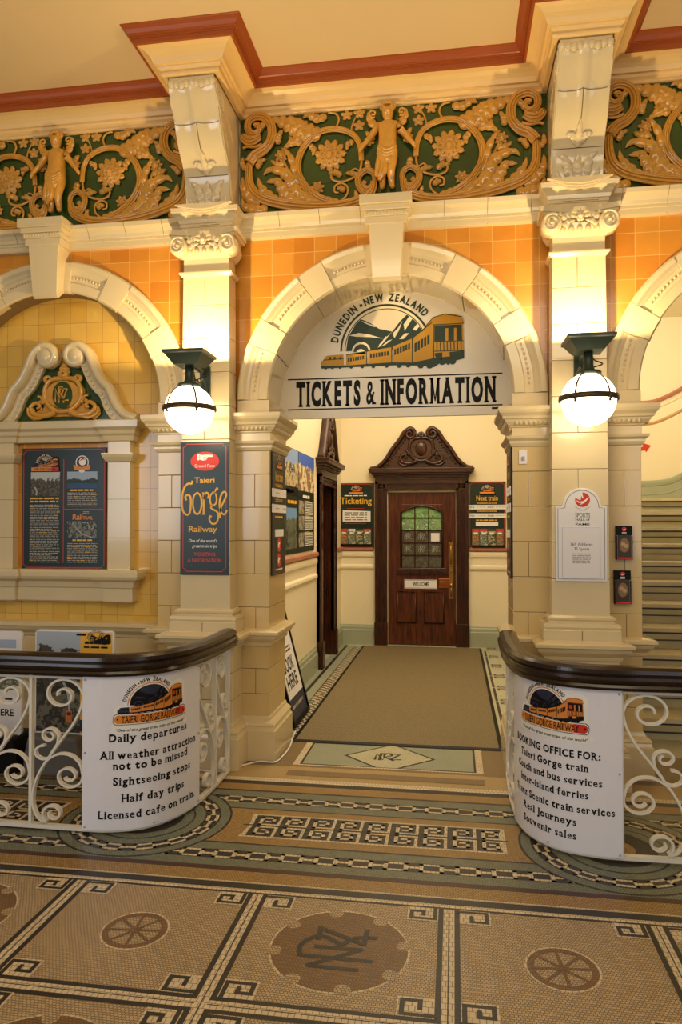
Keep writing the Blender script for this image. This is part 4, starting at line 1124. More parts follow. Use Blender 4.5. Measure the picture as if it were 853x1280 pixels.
    if kind == 'banner':
        def bar(g, c, c2, i):
            y0, y1 = 375-g, 452+g
            P([(120-g+0, (y0+y1)/2+20), (128-g, y0+14), (150-g, y0), (700, y0), (700, y1), (150-g, y1), (128-g, y1-14)], c, i)
            P([(700, y0), (790+g, y0), (812+g, y0+16), (820+g, (y0+y1)/2), (812+g, y1-16), (790+g, y1), (700, y1)], c2, i)
        bar(14, 'text', 'text', 8); bar(9, 'white', 'white', 9); bar(2, 'bar', 'barend', 10)
        text(m, fn, 'TAIERI GORGE RAILWAY', *T((465, 446)), 62*k, 560*k, 'c', .01, .9, 0, cols['bartext'], lay(12))
        P(circle(148, 412, 8, 8), 'text', 12); P(circle(795, 412, 9, 8), 'text', 12)
        text(m, fn, '\u201cOne of the great train trips of the world\u201d', *T((478, 528)), 26*k, 690*k, 'c', .012, .4, .3, cols['text'], lay(3))
PLAINM = [M_EGREEN, M_CREAMP, M_GOLD, M_BLACK, M_YEL]
PC = dict(line=0, line2=0, white=1, sky=1, hill=0, train=2, train2=0, loco=2, dark=0, text=0)
t = thing('tympanum_sign', 'cream arched tickets and information sign with green and ochre train emblem', 'sign', (0, 0, 0))
m = MB()
cx, cy = BAY[1], 2.39
pts = [(cx-.87, cy), (cx+.87, cy)]+[(cx+.87*cos(pi*k/40), ZS+.87*sin(pi*k/40)) for k in range(41)]
m.prism(pts, lambda a, b, d: (a, d, b), .488, .53); m.build('panel', simple('pale_cream_sign_board', '#f6eedb', .4, var=.01), t)
fn = front(0, .488, 0)
m = MB()
for z in (2.685, 2.458): frect(m, fn, -1.235, .345, z-.0045, z+.0045, 0, .002)
text2(m, fn, 'TICKETS & INFORMATION', -.437, 2.489, .166, 1.478, .05, 1.0, 0, .002, .06)
frect(m, fn, .27, .325, 2.428, 2.442, 0, .002)
m.build('lettering', M_BLACK, t)
m = MB(); emblem(m, fn, -.985, 2.752, 1.06, 'plain', .002, PC); m.build('train_emblem', PLAINM, t)

# ------------------------------------------------------------------ oak doors with broken pediments
def pediment(m, fn, w, y0, top, th=.09, mi=0):
    """swan-neck pediment between -w and w standing on height y0 (carved in relief, depth towards the viewer)"""
    H = top-y0
    out = [(-w, y0), (-w*.86, y0+.04*H), (-w*.70, y0+.22*H), (-w*.60, y0+.42*H), (-w*.52, y0+.56*H), (-w*.42, y0+.72*H), (-w*.33, y0+.9*H), (-w*.22, y0+H)]
    outl = spline(out, 5)
    vol = spiral(-w*.22, y0+.86*H, .14*H, .03*H, pi/2, -1.35, 26)
    neck = outl
    for s in (1, -1):
        g = lambda a, b, c, s=s: fn(s*a, b, c)
        m.tube([g(a, b, .055) for a, b in neck+vol[1:]], [.03 if i < len(neck) else .03-.016*(i-len(neck))/26 for i in range(len(neck)+26)], 8, mi=mi, flat=((0, 1, 0) if abs(fn(0, 0, 1)[1]-fn(0, 0, 0)[1]) > .5 else (1, 0, 0), 1.35))
        for k in range(3, len(neck)-4, 2):                # bead row under the neck
            a, b = neck[k]; p = g(a+.045, b-.035, .04); m.ball(p, .014, 7, 5, mi)
        m.lathe([(0, -.001), (.03*H, 0), (.12*H, 0), (.14*H, .01)], g(-w*.22, y0+.86*H, 0), 20, mi, 'y' if abs(fn(0, 0, 1)[1]-fn(0, 0, 0)[1]) > .5 else 'x')
    body = outl+[(-w*.1, y0+.82*H), (w*.1, y0+.82*H)]+[(-a, b) for a, b in outl[::-1]]
    m.prism(body, fn, -.02, .03, mi)
def cartouche(m, fn, x, y, w, h, mi=0, c=.03):
    """oval shield in strapwork with side scrolls"""
    m.prism(circle(x, y+.08*h, w*.24, 24, ry=h*.3), fn, c-.02, c+.012, mi)
    for s in (1, -1):
        g = lambda a, b, cc, s=s: fn(x+s*a, b, cc)
        ax = (0, 1, 0) if abs(fn(0, 0, 1)[1]-fn(0, 0, 0)[1]) > .5 else (1, 0, 0)
        for pts, r0, r1 in [([(0, y+.42*h), (.16*w, y+.40*h), (.25*w, y+.22*h), (.25*w, y-.05*h), (.12*w, y-.26*h), (0, y-.3*h)], .016, .016), ([(.2*w, y+.30*h), (.26*w, y+.42*h), (.2*w, y+.47*h), (.16*w, y+.40*h)], .016, .008),
                            ([(.1*w, y-.3*h), (.24*w, y-.38*h), (.4*w, y-.34*h), (.46*w, y-.2*h), (.38*w, y-.1*h), (.32*w, y-.18*h), (.37*w, y-.22*h)], .022, .008), ([(.2*w, y-.36*h), (.36*w, y-.44*h), (.48*w, y-.36*h), (.5*w, y-.2*h)], .014, .008),
                            ([(.26*w, y-.12*h), (.31*w, y+.02*h), (.36*w, y+.04*h)], .014, .006), ([(0, y+.46*h), (.05*w, y+.52*h), (0, y+.6*h)], .02, .01)]:
            sp = spline(pts, 5); n = len(sp)
            m.tube([g(a, b, c+.012) for a, b in sp], [(r0+(r1-r0)*i/(n-1))*h/.3 for i in range(n)], 7, mi=mi, flat=(ax, .8))
        leaf(m, lambda a, b, cc, s=s: fn(x+s*a, b, cc), [(.24*w, y+.0*h), (.34*w, y-.1*h), (.3*w, y-.28*h)], .05*h, 3, .016, mi, c)
    m.ball(fn(x, y+.47*h, c+.02), .05*h, 8, 6, mi)
def oak_surround(t, fn, hw, top, open_hw, mats, ax, floor=0.0):
    """door case: jambs on plinth blocks, head, dentils, cornice and pediment; fn(a, up, out)"""
    B = lambda m, a0, a1, z0, z1, c0, c1, mi=0: m.prism([(a0, z0), (a1, z0), (a1, z1), (a0, z1)], fn, c0, c1, mi)
    for s in (-1, 1):
        m = MB()
        for a0, a1, c in [(open_hw, hw, .035), (open_hw+.0, open_hw+.03, .05), (hw-.04, hw, .06), (open_hw+.055, open_hw+.075, .048)]:
            x0, x1 = sorted((s*a0, s*a1)); B(m, x0, x1, floor+.3, top, -.02, c)
        z = floor+.34
        while z < top-.05:
            x0, x1 = sorted((s*(open_hw+.085), s*(open_hw+.1))); B(m, x0, x1, z, z+.014, .03, .046); z += .026
        m.build('jamb', mats[0], t)
        m = MB(); x0, x1 = sorted((s*(open_hw-.005), s*(hw+.008))); B(m, x0, x1, floor, floor+.3, -.02, .075); m.build('plinth_block', mats[0], t, bevel=.004)
    m = MB()
    for z0, z1, c in [(top-.12, top+.0, .035), (top-.12, top-.095, .05), (top-.03, top+.02, .06)]: B(m, -hw, hw, z0, z1, -.02, c)
    a = -hw+.05
    while a < hw-.05: B(m, a, a+.014, top-.07, top-.055, .03, .047); a += .026
    m.build('head', mats[1], t)
    m = MB()
    for z0, z1, e, c in [(top+.02, top+.06, .0, .06), (top+.05, top+.085, .015, .08), (top+.085, top+.11, .04, .11), (top+.11, top+.15, .068, .145), (top+.15, top+.172, .078, .15)]: B(m, -hw-e, hw+e, z0, z1, -.02, c)
    a = -hw
    while a < hw: B(m, a, a+.02, top+.062, top+.08, .075, .093); a += .032
    m.build('cornice', mats[1], t, bevel=.004)
    m = MB(); pediment(m, fn, hw+.06, top+.17, top+.70); m.build('pediment', mats[1], t)
    m = MB(); cartouche(m, fn, 0, top+.395, .60, .42, 0, .045); m.ball(fn(0, top+.43, .05), .10, 16, 10, 0, (.8, .4, 1.0) if ax == 'y' else (.4, .8, 1.0)); [strokes2d(m, fn, [(-.035+.055*x, top+.395+.06*y) for x, y in st], .008, 0, .094) for st in GLYPH_NZR]
    m.build('carving', mats[1], t)
# door_1: facing the entrance
D1 = struct('door_1', 'dark oak door with glazed upper panel and broken pediment', 'door')
fn = front(-.427, 4.80, 0)
oak_surround(D1, fn, .61, 2.16, .45, [M_WOOD, M_WOODX], 'y')
f2 = front(-.427, 4.83, 0)
m = MB()
GX0, GX1, GZ0, GZ1 = -.268, .275, 1.02, 1.84
for a0, a1, z0, z1 in [(-.445, GX0, .01, 2.02), (GX1, .445, .01, 2.02), (GX0, GX1, .01, 1.02), (GX0, GX1, 1.86, 2.02)]: m.prism([(a0, z0), (a1, z0), (a1, z1), (a0, z1)], f2, -.03, .015)
arc = [(GX0, 1.86)]+[(GX0+(GX1-GX0)*k/14, 1.755+.085*sin(pi*k/14)) for k in range(15)]+[(GX1, 1.86)]
m.prism(arc, f2, -.03, .015)
leafo = m.build('leaf', M_WOODR, D1, bevel=.003)
m = MB()
arcp = [(GX0+(GX1-GX0)*k/14, 1.755+.085*sin(pi*k/14)) for k in range(15)]
m.tube([f2(a, b, .018) for a, b in [(GX0, GZ0)]+arcp+[(GX1, GZ0)]], .014, 6); m.build('glazing_bead', M_WOOD, D1)
m = MB(); m.prism([(GX0-.06, .945), (GX1+.06, .945), (GX1+.06, 1.0), (GX0-.06, 1.0)], f2, 0, .05); m.prism([(GX0-.04, 1.0), (GX1+.04, 1.0), (GX1+.04, 1.02), (GX0-.04, 1.02)], f2, 0, .035); m.build('ledge', M_WOOD, D1, bevel=.005)
m = MB()
for k in range(1, 3):
    a = GX0+(GX1-GX0)*k/3; m.prism([(a-.008, GZ0), (a+.008, GZ0), (a+.008, 1.83), (a-.008, 1.83)], f2, -.012, .006)
for k in range(1, 5):
    z = GZ0+.165*k; m.prism([(GX0, z-.008), (GX1, z-.008), (GX1, z+.008), (GX0, z+.008)], f2, -.012, .006)
m.build('glazing_bars', M_WOOD, D1)
M_GLZ = photo('painted_daylight_glass', ['#dff0e4', '#5a8a48', '#9ac080', '#4a6a3a'], 16, rough=.08)  # sky and garden daylight painted into the upper panes; lower panes coloured dimmer
M_GLZD = photo('painted_dim_glass', ['#34352e', '#6a6350', '#48463a', '#8a8062'], 14, rough=.05)
M_ETCH = simple('etched_glass', '#9a9a8c', .4)
for r in range(5):
    for c in range(3):
        m = MB(); a0 = GX0+(GX1-GX0)*c/3; z0 = GZ0+.165*r
        m.prism([(a0+.006, z0+.006), (a0+.175, z0+.006), (a0+.175, min(z0+.16, 1.83)), (a0+.006, min(z0+.16, 1.83))], f2, -.008, -.002)
        mats = [M_GLZ if r > 3 or (r == 3) else M_GLZD, M_ETCH if r != 2 or c != 2 else M_PAPER]
        if r in (1, 2, 3) and not (r == 2 and c == 2):        # etched monogram
            for st in GLYPH_NZR: strokes2d(m, f2, [(a0+.045+.075*x, z0+.05+.07*y) for x, y in st], .008, 1, .0)
        elif r == 2: m.prism([(a0+.03, z0+.02), (a0+.14, z0+.02), (a0+.14, z0+.13), (a0+.03, z0+.13)], f2, -.003, .001, 1)
        m.build('pane', mats, D1)
for c in (-.2, .165):
    m = MB()
    for i, (g, d) in enumerate([(.13, .018), (.112, .03), (.085, .022)]):
        m.prism([(c-g, .50-.215*g/.13), (c+g, .50-.215*g/.13), (c+g, .50+.215*g/.13), (c-g, .50+.215*g/.13)], f2, 0, d)
    m.tube([f2(c-.12, .295, .022), f2(c+.12, .295, .022), f2(c+.12, .705, .022), f2(c-.12, .705, .022)], .014, 6, True)
    m.build('lower_panel', M_WOODR, D1)
m = MB()
m.prism([(.355, 1.05), (.415, 1.05), (.415, 1.36), (.355, 1.36)], f2, .015, .022); m.tube([f2(.385, 1.08, .022), f2(.385, 1.09, .06), f2(.385, 1.2, .07), f2(.385, 1.31, .06), f2(.385, 1.33, .022)], .011, 8)
m.build('pull_handle', M_BRASS, D1)
m = MB(); m.prism([(.36, .62), (.415, .62), (.415, 1.04), (.36, 1.04)], f2, .015, .022); m.ball(f2(.388, .80, .055), .026, 12, 8); m.ball(f2(.388, .98, .03), .014, 8, 6); m.tube([f2(.388, .65, .03), f2(.388, .78, .05)], .012, 8)
m.build('lock_plate', M_BRASS, D1)
m = MB(); m.prism([(.225, .76), (.365, .76), (.365, .885), (.225, .885)], f2, .015, .03); m.prism([(.24, .80), (.33, .80), (.33, .845), (.24, .845)], f2, .03, .036); m.build('letter_plate', M_COPPER, D1, bevel=.004)
t = thing('welcome_sign', 'small cream welcome sign on the ticket hall door', 'sign')
m = MB(); m.prism([(-.225, .748), (.2, .748), (.2, .866), (-.225, .866)], f2, .016, .024); m.build('plate', M_PAPER, t)
m = MB(); strokes2d(m, f2, [(-.215, .757), (.19, .757), (.19, .857), (-.215, .857)], .004, 0, .0246, True); text(m, f2, 'WELCOME', -.0125, .782, .052, .215, 'c', .025, 1.1, 0, 0, .0248); m.build('lettering', M_BLACK, t)
# dark grey backing behind the door; the panes carry their daylight in colour
m = MB(); m.box(-1.0, .2, 4.95, 4.99, 0, 2.2); tag(m.build('door_backing', M_DGREY), None, None, None, 'structure')

# door_2: in the left wall of the ticket hall, seen edge on
D2 = struct('door_2', 'dark oak doorway with broken pediment in the left hall wall', 'door')
fl = plane((-1.5, 3.575, 0), (0, 1, 0), (0, 0, 1), (1, 0, 0))
oak_surround(D2, fl, .53, 2.16, .40, [M_WOOD, wood('oak_y', '#2a140b', '#4a2412', 'y')], 'x')
m = MB(); m.box(-1.6, -1.495, 3.165, 3.19, 0, 2.06); m.box(-1.6, -1.495, 3.96, 3.985, 0, 2.06); m.box(-1.6, -1.495, 3.165, 3.985, 2.035, 2.065); m.build('jamb_lining', M_WOOD, D2)
m = MB(); m.box(-1.66, -1.61, 3.17, 3.98, 0, 2.06)
for y in (3.3, 3.66):
    for z0, z1 in ((.2, .9), (1.05, 1.9)): m.box(-1.612, -1.6, y, y+.22, z0, z1)
m.build('leaf', M_WOOD, D2)

# ------------------------------------------------------------------ aedicule round the noticeboard in the blind bay
NX = -2.866
t = thing('noticeboard_surround', 'cream aedicule with scrolled pediment and monogram shield in the blind bay', 'surround', (0, 0, 0))
fa = front(NX, .2, 0)
bx = lambda m, a0, a1, z0, z1, c, mi=0: m.prism([(a0, z0), (a1, z0), (a1, z1), (a0, z1)], fa, 0.0, c, mi)
for s in (-1, 1):
    m = MB(); zs = [1.27, 1.50, 1.78, 2.05]
    x0, x1 = sorted((s*.375, s*.545)); course_box(m, NX+x0, NX+x1, .12, .2, zs, ()); 
    m.sweep([(0, 2.05), (.012, 2.055), (.03, 2.085), (.036, 2.105), (.036, 2.115), (0, 2.118)], [(NX+x0, .2), (NX+x0, .12), (NX+x1, .12), (NX+x1, .2)])
    bx(m, x0, x1, 2.05, 2.24, .08); m.build('side_pilaster', FAI2, t)
EC = [(0, 2.20), (.012, 2.205), (.02, 2.24), (.035, 2.255), (.04, 2.28), (.065, 2.3), (.07, 2.345), (.06, 2.355), (0, 2.36)]
m = MB(); m.sweep(EC, [(NX-.56, .2), (NX-.56, .12), (NX-.36, .12), (NX-.36, .145), (NX+.36, .145), (NX+.36, .12), (NX+.56, .12), (NX+.56, .2)]); m.prism([(-.56, 2.24), (.56, 2.24), (.56, 2.36), (-.56, 2.36)], fa, 0, .06)
for k in range(38): m.box(NX-.56+k*.03, NX-.542+k*.03, .085 if abs(-.56+k*.03) > .36 else .11, .14, 2.262, 2.28)
m.build('cornice', M_FAI, t)
m = MB(); m.sweep([(0, 1.03), (.012, 1.04), (.012, 1.13), (.02, 1.14), (.03, 1.18), (.07, 1.20), (.08, 1.22), (.08, 1.25), (.07, 1.27), (0, 1.272)], [(NX-.56, .2), (NX-.56, .12), (NX-.36, .12), (NX-.36, .15), (NX+.36, .15), (NX+.36, .12), (NX+.56, .12), (NX+.56, .2)]); m.prism([(-.56, 1.04), (.56, 1.04), (.56, 1.27), (-.56, 1.27)], fa, 0, .05)
m.build('sill', M_FAI, t)
m = MB(); m.prism([(-.375, 1.26), (.375, 1.26), (.375, 2.22), (-.375, 2.22)], fa, 0, .012); m.build('tile_ground', M_ORANGE, t)
for s in (-1, 1):                                          # swan necks
    m = MB(); g = lambda a, b, c, s=s: fa(s*a, b, c)
    sp = spline([(-.60, 2.365), (-.50, 2.40), (-.43, 2.48), (-.385, 2.585), (-.35, 2.62), (-.30, 2.68), (-.255, 2.77), (-.215, 2.86), (-.15, 2.915)], 5)
    vol = spiral(-.118, 2.835, .082, .02, 1.95, -1.4, 26)
    pa = sp+vol[1:]; n = len(pa)
    for off, r, c in [(.0, .036, .075), (.0, .03, .03)]: m.tube([g(a+off, b-off*.4, c) for a, b in pa], [r if i < len(sp) else r-(r-.014)*(i-len(sp))/26 for i in range(n)], 8, flat=((0, 1, 0), 1.3))
    in_ = [(a+.05, b-.03) for a, b in sp[4:-3]]
    for (a, b), (c, e) in zip(sp[:-2], sp[1:-1]): m.prism([(a, b), (a+.085, b-.05), (c+.085, e-.05), (c, e)], g, 0, .058)
    m.tube([g(a+.03, b-.02, .055) for a, b in in_], .012, 6)
    for a, b in in_[::2]: m.box(*sorted((g(a+.005, 0, 0)[0], g(a+.035, 0, 0)[0])), .13, .19, b-.018, b-.004)
    m.lathe([(0, -.11), (.055, -.108), (.07, -.09), (.07, 0)], (NX-s*.118 if False else g(-.118, 0, 0)[0], .2, 2.835), 20, 0, 'y')
    m.build('scroll_pediment', M_FAI, t)
m = MB(); m.prism([(-.42, 2.355), (.42, 2.355), (.36, 2.5), (.27, 2.66), (.15, 2.78), (-.15, 2.78), (-.27, 2.66), (-.36, 2.5)], fa, 0, .018); m.build('tympanum_ground', M_GREENMAJ, t)
sh = MB(); cartouche(sh, fa, 0, 2.535, .56, .34, 0, .04)
for s in (-1, 1):
    g = lambda a, b, c, s=s: fa(s*a, b, c)
    sh.prism([(0, 2.40), (.14, 2.395), (.24, 2.43), (.16, 2.47), (.16, 2.6), (.1, 2.68), (0, 2.70)], g, .0, .032)
    leaf(sh, g, [(.18, 2.42), (.25, 2.40), (.29, 2.44)], .03, 3, .02, 0, .03)
    sh.tube([g(a, b, .04) for a, b in spiral(.255, 2.44, .035, .008, 3.6, 1.5, 22)], .011, 6)
leaf(sh, fa, [(0, 2.68), (0, 2.73), (0, 2.80)], .05, 4, .03, 0, .03)
sho = sh.build('shield', M_OCHRE, t)
m = MB(); m.prism(circle(0, 2.555, .078, 28, ry=.1), fa, .05, .058); m.build('oval_boss', M_GREENMAJ, sho)
m = MB()
for st in GLYPH_NZR: strokes2d(m, fa, [(-.052+.085*x, 2.505+.1*y) for x, y in st], .013, 0, .062)
m.build('monogram', M_OCHRE, sho)
# dado ledge and white skirting of the blind bay
m = MB(); m.sweep(CAP, [(-4.0, .2), (-2.06, .2)]); tag(m.build('trim_4', M_FAI), 'cream dado ledge of the blind bay', None, None, 'structure')
m = MB(); course_box(m, -3.8, -2.056, .17, .2, [.27, .52, .77], (.2, .45, .7)); m.sweep(PLI, [(-4.0, .18), (-2.06, .18)]); tag(m.build('baseboard_bay', FAI2), 'cream tiled dado of the blind bay', None, None, 'structure')

# ------------------------------------------------------------------ signs and posters
PALETTE = [M_BLACK, M_WHITE, M_YEL, M_RED, M_ORNG, M_NAVY, M_SIGNG, M_EGREEN, M_GOLD, M_GREY, M_PAPER]
KK, WW, YY, RR, OO, NN, SG, EG, GG, GY, PP = range(11)
BC = dict(line=OO, line2=KK, white=WW, sky=NN, hill=KK, train=OO, train2=RR, loco=NN, dark=KK, text=KK, bar=OO, barend=RR, bartext=KK)
BCD = dict(line=OO, line2=OO, white=KK, sky=GY, hill=KK, train=OO, train2=RR, loco=NN, dark=KK, text=WW, bar=OO, barend=RR, bartext=KK)
def greek(m, fn, x0, x1, y0, y1, n, mi=WW, d=0.0, seed=1, fill=.55, hi=None):
    """rows of word-length dashes for print too small to read"""
    rnd = random.Random(seed); p = (y0-y1)/n
    for i in range(n):
        y = y0-p*(i+.5); x = x0; end = x1-(x1-x0)*rnd.choice([0, .03, .06, .02, .25 if i % 5 == 4 else .05])
        while x < end-.004:
            w = min(rnd.uniform(1.0, 3.4)*p*1.1, end-x)
            frect(m, fn, x, x+w, y-p*fill/2, y+p*fill/2, hi if hi is not None and rnd.random() < .12 else mi, d)
            x += w+p*.45
def notch_border(m, fn, x0, x1, y0, y1, w, n, mi, d):
    P = [(x0+n, y0), (x1-n, y0), (x1-n, y0+n*.5), (x1, y0+n), (x1, y1-n), (x1-n, y1-n*.5), (x1-n, y1), (x0+n, y1), (x0+n, y1-n*.5), (x0, y1-n), (x0, y0+n), (x0+n, y0+n*.5)]
    strokes2d(m, fn, P, w, mi, d, True)
def board(name, label, cat, fn, x0, x1, y0, y1, th, mat, bevel=.0, group=None, part='board'):
    t = thing(name, label, cat, (0, 0, 0), group)
    m = MB(); m.prism([(x0, y0), (x1, y0), (x1, y1), (x0, y1)], fn, 0, th); m.build(part, mat, t, bevel=bevel)
    return t
def art(t, name, draw, mats=PALETTE):
    m = MB(); draw(m); return m.build(name, mats, t, fix=False)

# gorge railway sign on the left pilaster
f = front(PIL[1], -.1505, 0)
t = board('gorge_railway_sign', 'tall dark green Taieri Gorge Railway sign on the pilaster under the globe lamp', 'sign', f, -.172, .168, 1.262, 2.152, .012, M_SIGNG)
def d(m):
    notch_border(m, f, -.152, .148, 1.282, 2.138, .005, .022, RR, .0126)
    c = (0.0, 2.022); fpoly(m, f, circle(c[0], c[1], .1, 36, ry=.064), RR, .0126)
    hand = [(-.052, 2.028), (-.052, 2.072), (-.035, 2.068), (-.02, 2.064), (.0, 2.066), (.052, 2.064), (.056, 2.056), (.052, 2.05), (.018, 2.05), (.02, 2.044), (.014, 2.04), (.016, 2.034), (.008, 2.03), (-.012, 2.026), (-.034, 2.032)]
    fpoly(m, f, hand, WW, .013)
    for y in (2.048, 2.041, 2.034): strokes2d(m, f, [(-.01, y), (.014, y)], .0022, RR, .0134)
    strokes2d(m, f, [(-.036, 2.03), (-.036, 2.068)], .003, RR, .0134)
    text(m, f, 'Ground Floor', c[0], 1.98, .022, .142, 'c', -.004, 0, 0, WW, .013)
    text(m, f, 'Taieri', -.002, 1.876, .037, .142, 'c', .02, 0, 0, YY, .0126)
    text(m, f, 'Railway', -.012, 1.548, .037, .2, 'c', .02, 0, 0, YY, .0126)
    text(m, f, "One of the world\u2019s", -.012, 1.478, .02, .2, 'c', .012, .5, .25, WW, .0126)
    text(m, f, 'great train trips', .0, 1.443, .02, .175, 'c', .012, .5, .25, WW, .0126)
    text(m, f, 'TICKETING', .0, 1.386, .022, .15, 'c', .02, 0, 0, RR, .0126)
    text(m, f, '& INFORMATION', .0, 1.345, .022, .235, 'c', .02, 0, 0, RR, .0126)
    G = lambda L: [(-.165+(x-78)*.000835, 1.664+(695-y)*.00083) for x, y in L]
    for L, w in [([(172, 420), (165, 445), (135, 445), (105, 475), (86, 540), (82, 610), (95, 670), (125, 697), (150, 680), (158, 620), (158, 570), (150, 545), (130, 535), (113, 550), (120, 580)], .0135),
                 ([(213, 517), (185, 545), (176, 605), (188, 670), (215, 692), (240, 665), (250, 605), (240, 545), (213, 517)], .0125), ([(262, 515), (267, 560), (267, 690)], .0135), ([(267, 570), (280, 525), (300, 520), (308, 545), (300, 565)], .011),
                 ([(345, 515), (325, 540), (320, 580), (330, 615), (350, 622), (372, 600), (375, 560), (365, 525), (345, 515)], .0115), ([(360, 525), (368, 495), (380, 480), (384, 495)], .009), ([(340, 622), (328, 640), (345, 655), (375, 670), (390, 705), (378, 755), (345, 772), (318, 745), (318, 710), (335, 715)], .0125),
                 ([(408, 725), (402, 690), (412, 640), (435, 590), (455, 545), (448, 515), (425, 520), (405, 565), (400, 625), (412, 675), (440, 695), (462, 660)], .0125)]:
        strokes2d(m, f, spline(G(L), 6), w, YY, .0128)
    strokes2d(m, f, G([(252, 692), (282, 692)]), .008, YY, .0128)
art(t, 'lettering', d)

# arched white hall-of-fame sign on the right pilaster
f = front(PIL[2], -.1505, 0)
t = thing('sports_hall_sign', 'white round-topped Sports Hall of Fame sign holding a paper notice', 'sign')
def shp(e): return [(-.15+e, 1.245+e), (.157-e, 1.245+e), (.157-e, 1.712-e), (.125-e, 1.715-e)]+[(.008+(.115-e)*cos(q), 1.715-e+(.108)*sin(q)) for q in [pi*k/16 for k in range(17)]]+[(-.118+e, 1.712-e), (-.15+e, 1.712-e)]
m = MB(); m.prism(shp(0), f, 0, .014); m.build('board', M_PAPER, t, bevel=.003)
def d(m):
    strokes2d(m, f, shp(.014), .0028, KK, .0146, True)
    c = (.012, 1.75); fpoly(m, f, circle(c[0], c[1], .045, 30), RR, .0146)
    fpoly(m, f, [(c[0]-.042, c[1]+.002), (c[0]-.02, c[1]-.012), (c[0]+.005, c[1]-.008), (c[0]+.022, c[1]+.006), (c[0]+.04, c[1]+.018), (c[0]+.03, c[1]+.0), (c[0]+.01, c[1]-.02), (c[0]-.02, c[1]-.034), (c[0]-.005, c[1]-.02), (c[0]-.025, c[1]-.018)], WW, .015)
    fpoly(m, f, [(c[0]-.012, c[1]+.045), (c[0]-.002, c[1]+.01), (c[0]+.006, c[1]+.008), (c[0]-.002, c[1]+.045)], WW, .015)
    fpoly(m, f, [(c[0]-.046, c[1]+.045), (c[0]-.044, c[1]+.012), (c[0]-.012, c[1]-.004), (c[0]-.006, c[1]+.03), (c[0]-.012, c[1]+.046)], PP, .0148)
    for s in (-1, 1):
        for k in range(4): strokes2d(m, f, [(c[0]+s*(.006+.009*k), c[1]-.07+.006*k), (c[0]+s*(.016+.01*k), c[1]-.055+.004*k)], .0022, GY, .0146)
    text(m, f, 'SPORTS', .012, 1.642, .026, .088, 'c', .0, .6, 0, KK, .0146)
    text(m, f, 'HALL of', .012, 1.621, .012, .084, 'c', .015, .8, 0, KK, .0146)
    text(m, f, 'FAME', .012, 1.592, .012, .084, 'c', .02, .9, 0, KK, .0146)
art(t, 'lettering', d)
m = MB(); m.prism([(-.112, 1.262), (.118, 1.262), (.118, 1.58), (-.112, 1.58)], f, .0142, .018); po = m.build('notice_frame', M_ACRYL, t)
def d(m):
    frect(m, f, -.098, .104, 1.272, 1.57, PP, .0184); strokes2d(m, f, [(-.11, 1.265), (.115, 1.265), (.115, 1.578), (-.11, 1.578)], .002, GY, .0186, True)
    text(m, f, '165 Athletes', .005, 1.465, .018, .13, 'c', .0, .8, 0, KK, .0188); text(m, f, '35 Sports', .005, 1.437, .018, .09, 'c', 0, .8, 0, KK, .0188)
    greek(m, f, -.05, .06, 1.42, 1.355, 6, GY, .0188, 4)
art(po, 'notice', d)

# brochure dispensers on the right pier
for i, (xa, xb, za, zb, lab) in enumerate([(1.013, 1.11, 1.377, 1.588, 'black brochure dispenser on the right pier, upper of the two'), (1.002, 1.10, 1.096, 1.306, 'black brochure dispenser on the right pier, lower of the two')]):
    cx = (xa+xb)/2; w = (xb-xa)/2; fb = front(cx, 0, za); H = zb-za
    t = thing('brochure_dispenser', lab, 'brochure holder', (cx, 0, za), 'brochure dispensers')
    g = plane((0, 0, 0), (1, 0, 0), (0, 0, 1), (0, -1, 0))
    m = MB()
    for a0, a1, z0, z1, c0, c1 in [(-w, w, 0, H, 0, .006), (-w, w, 0, .008, 0, .04), (-w, -w+.004, 0, H*.7, 0, .04), (w-.004, w, 0, H*.7, 0, .04), (-w, w, H*.72, H, 0, .03)]: m.prism([(a0, z0), (a1, z0), (a1, z1), (a0, z1)], g, c0, c1)
    m.build('holder', M_BLACK, t)
    m = MB(); m.prism([(-w+.006, .01), (w-.006, .01), (w-.006, H*.72), (-w+.006, H*.72)], g, .008, .034); bo = m.build('brochures', [M_PAPER], t)
    def d(m):
        frect(m, g, -w+.007, w-.007, .012, H*.72, 0, .0346); fpoly(m, g, circle(0, H*.42, .03, 20, ry=.045), 1, .035)
        fpoly(m, g, circle(-.008, H*.46, .013, 14), 2, .0354); fpoly(m, g, circle(.01, H*.4, .013, 14), 2, .0354)
        frect(m, g, -w+.004, w-.004, .002, .012, 3, .0406)
        fpoly(m, g, circle(0, H*.9, .014, 16), 3, .0306); fpoly(m, g, [(-.01, H*.88), (.012, H*.92), (.004, H*.88), (-.002, H*.86)], 4, .031)
        for k in range(2): frect(m, g, -.014, .014, H*(.79-.035*k), H*(.81-.035*k), 4, .0306)
    art(t, 'print', d, [simple('sepia_dark', '#3a2a1a', .4), simple('sepia_mid', '#8a6a42', .4), simple('sepia_light', '#c0a070', .4), M_RED, M_WHITE])
t = thing('light_switch', 'cream light switch plate on the right pier', 'switch')
g = front(.443, 0, 2.034)
m = MB(); m.prism([(-.026, -.045), (.026, -.045), (.026, .045), (-.026, .045)], g, 0, .008); m.build('plate', M_PAPER, t, bevel=.002)
m = MB(); m.prism([(-.008, -.022), (.010, -.022), (.010, .004), (-.008, .004)], g, .008, .02); m.build('rocker', M_GREY, t, bevel=.002)

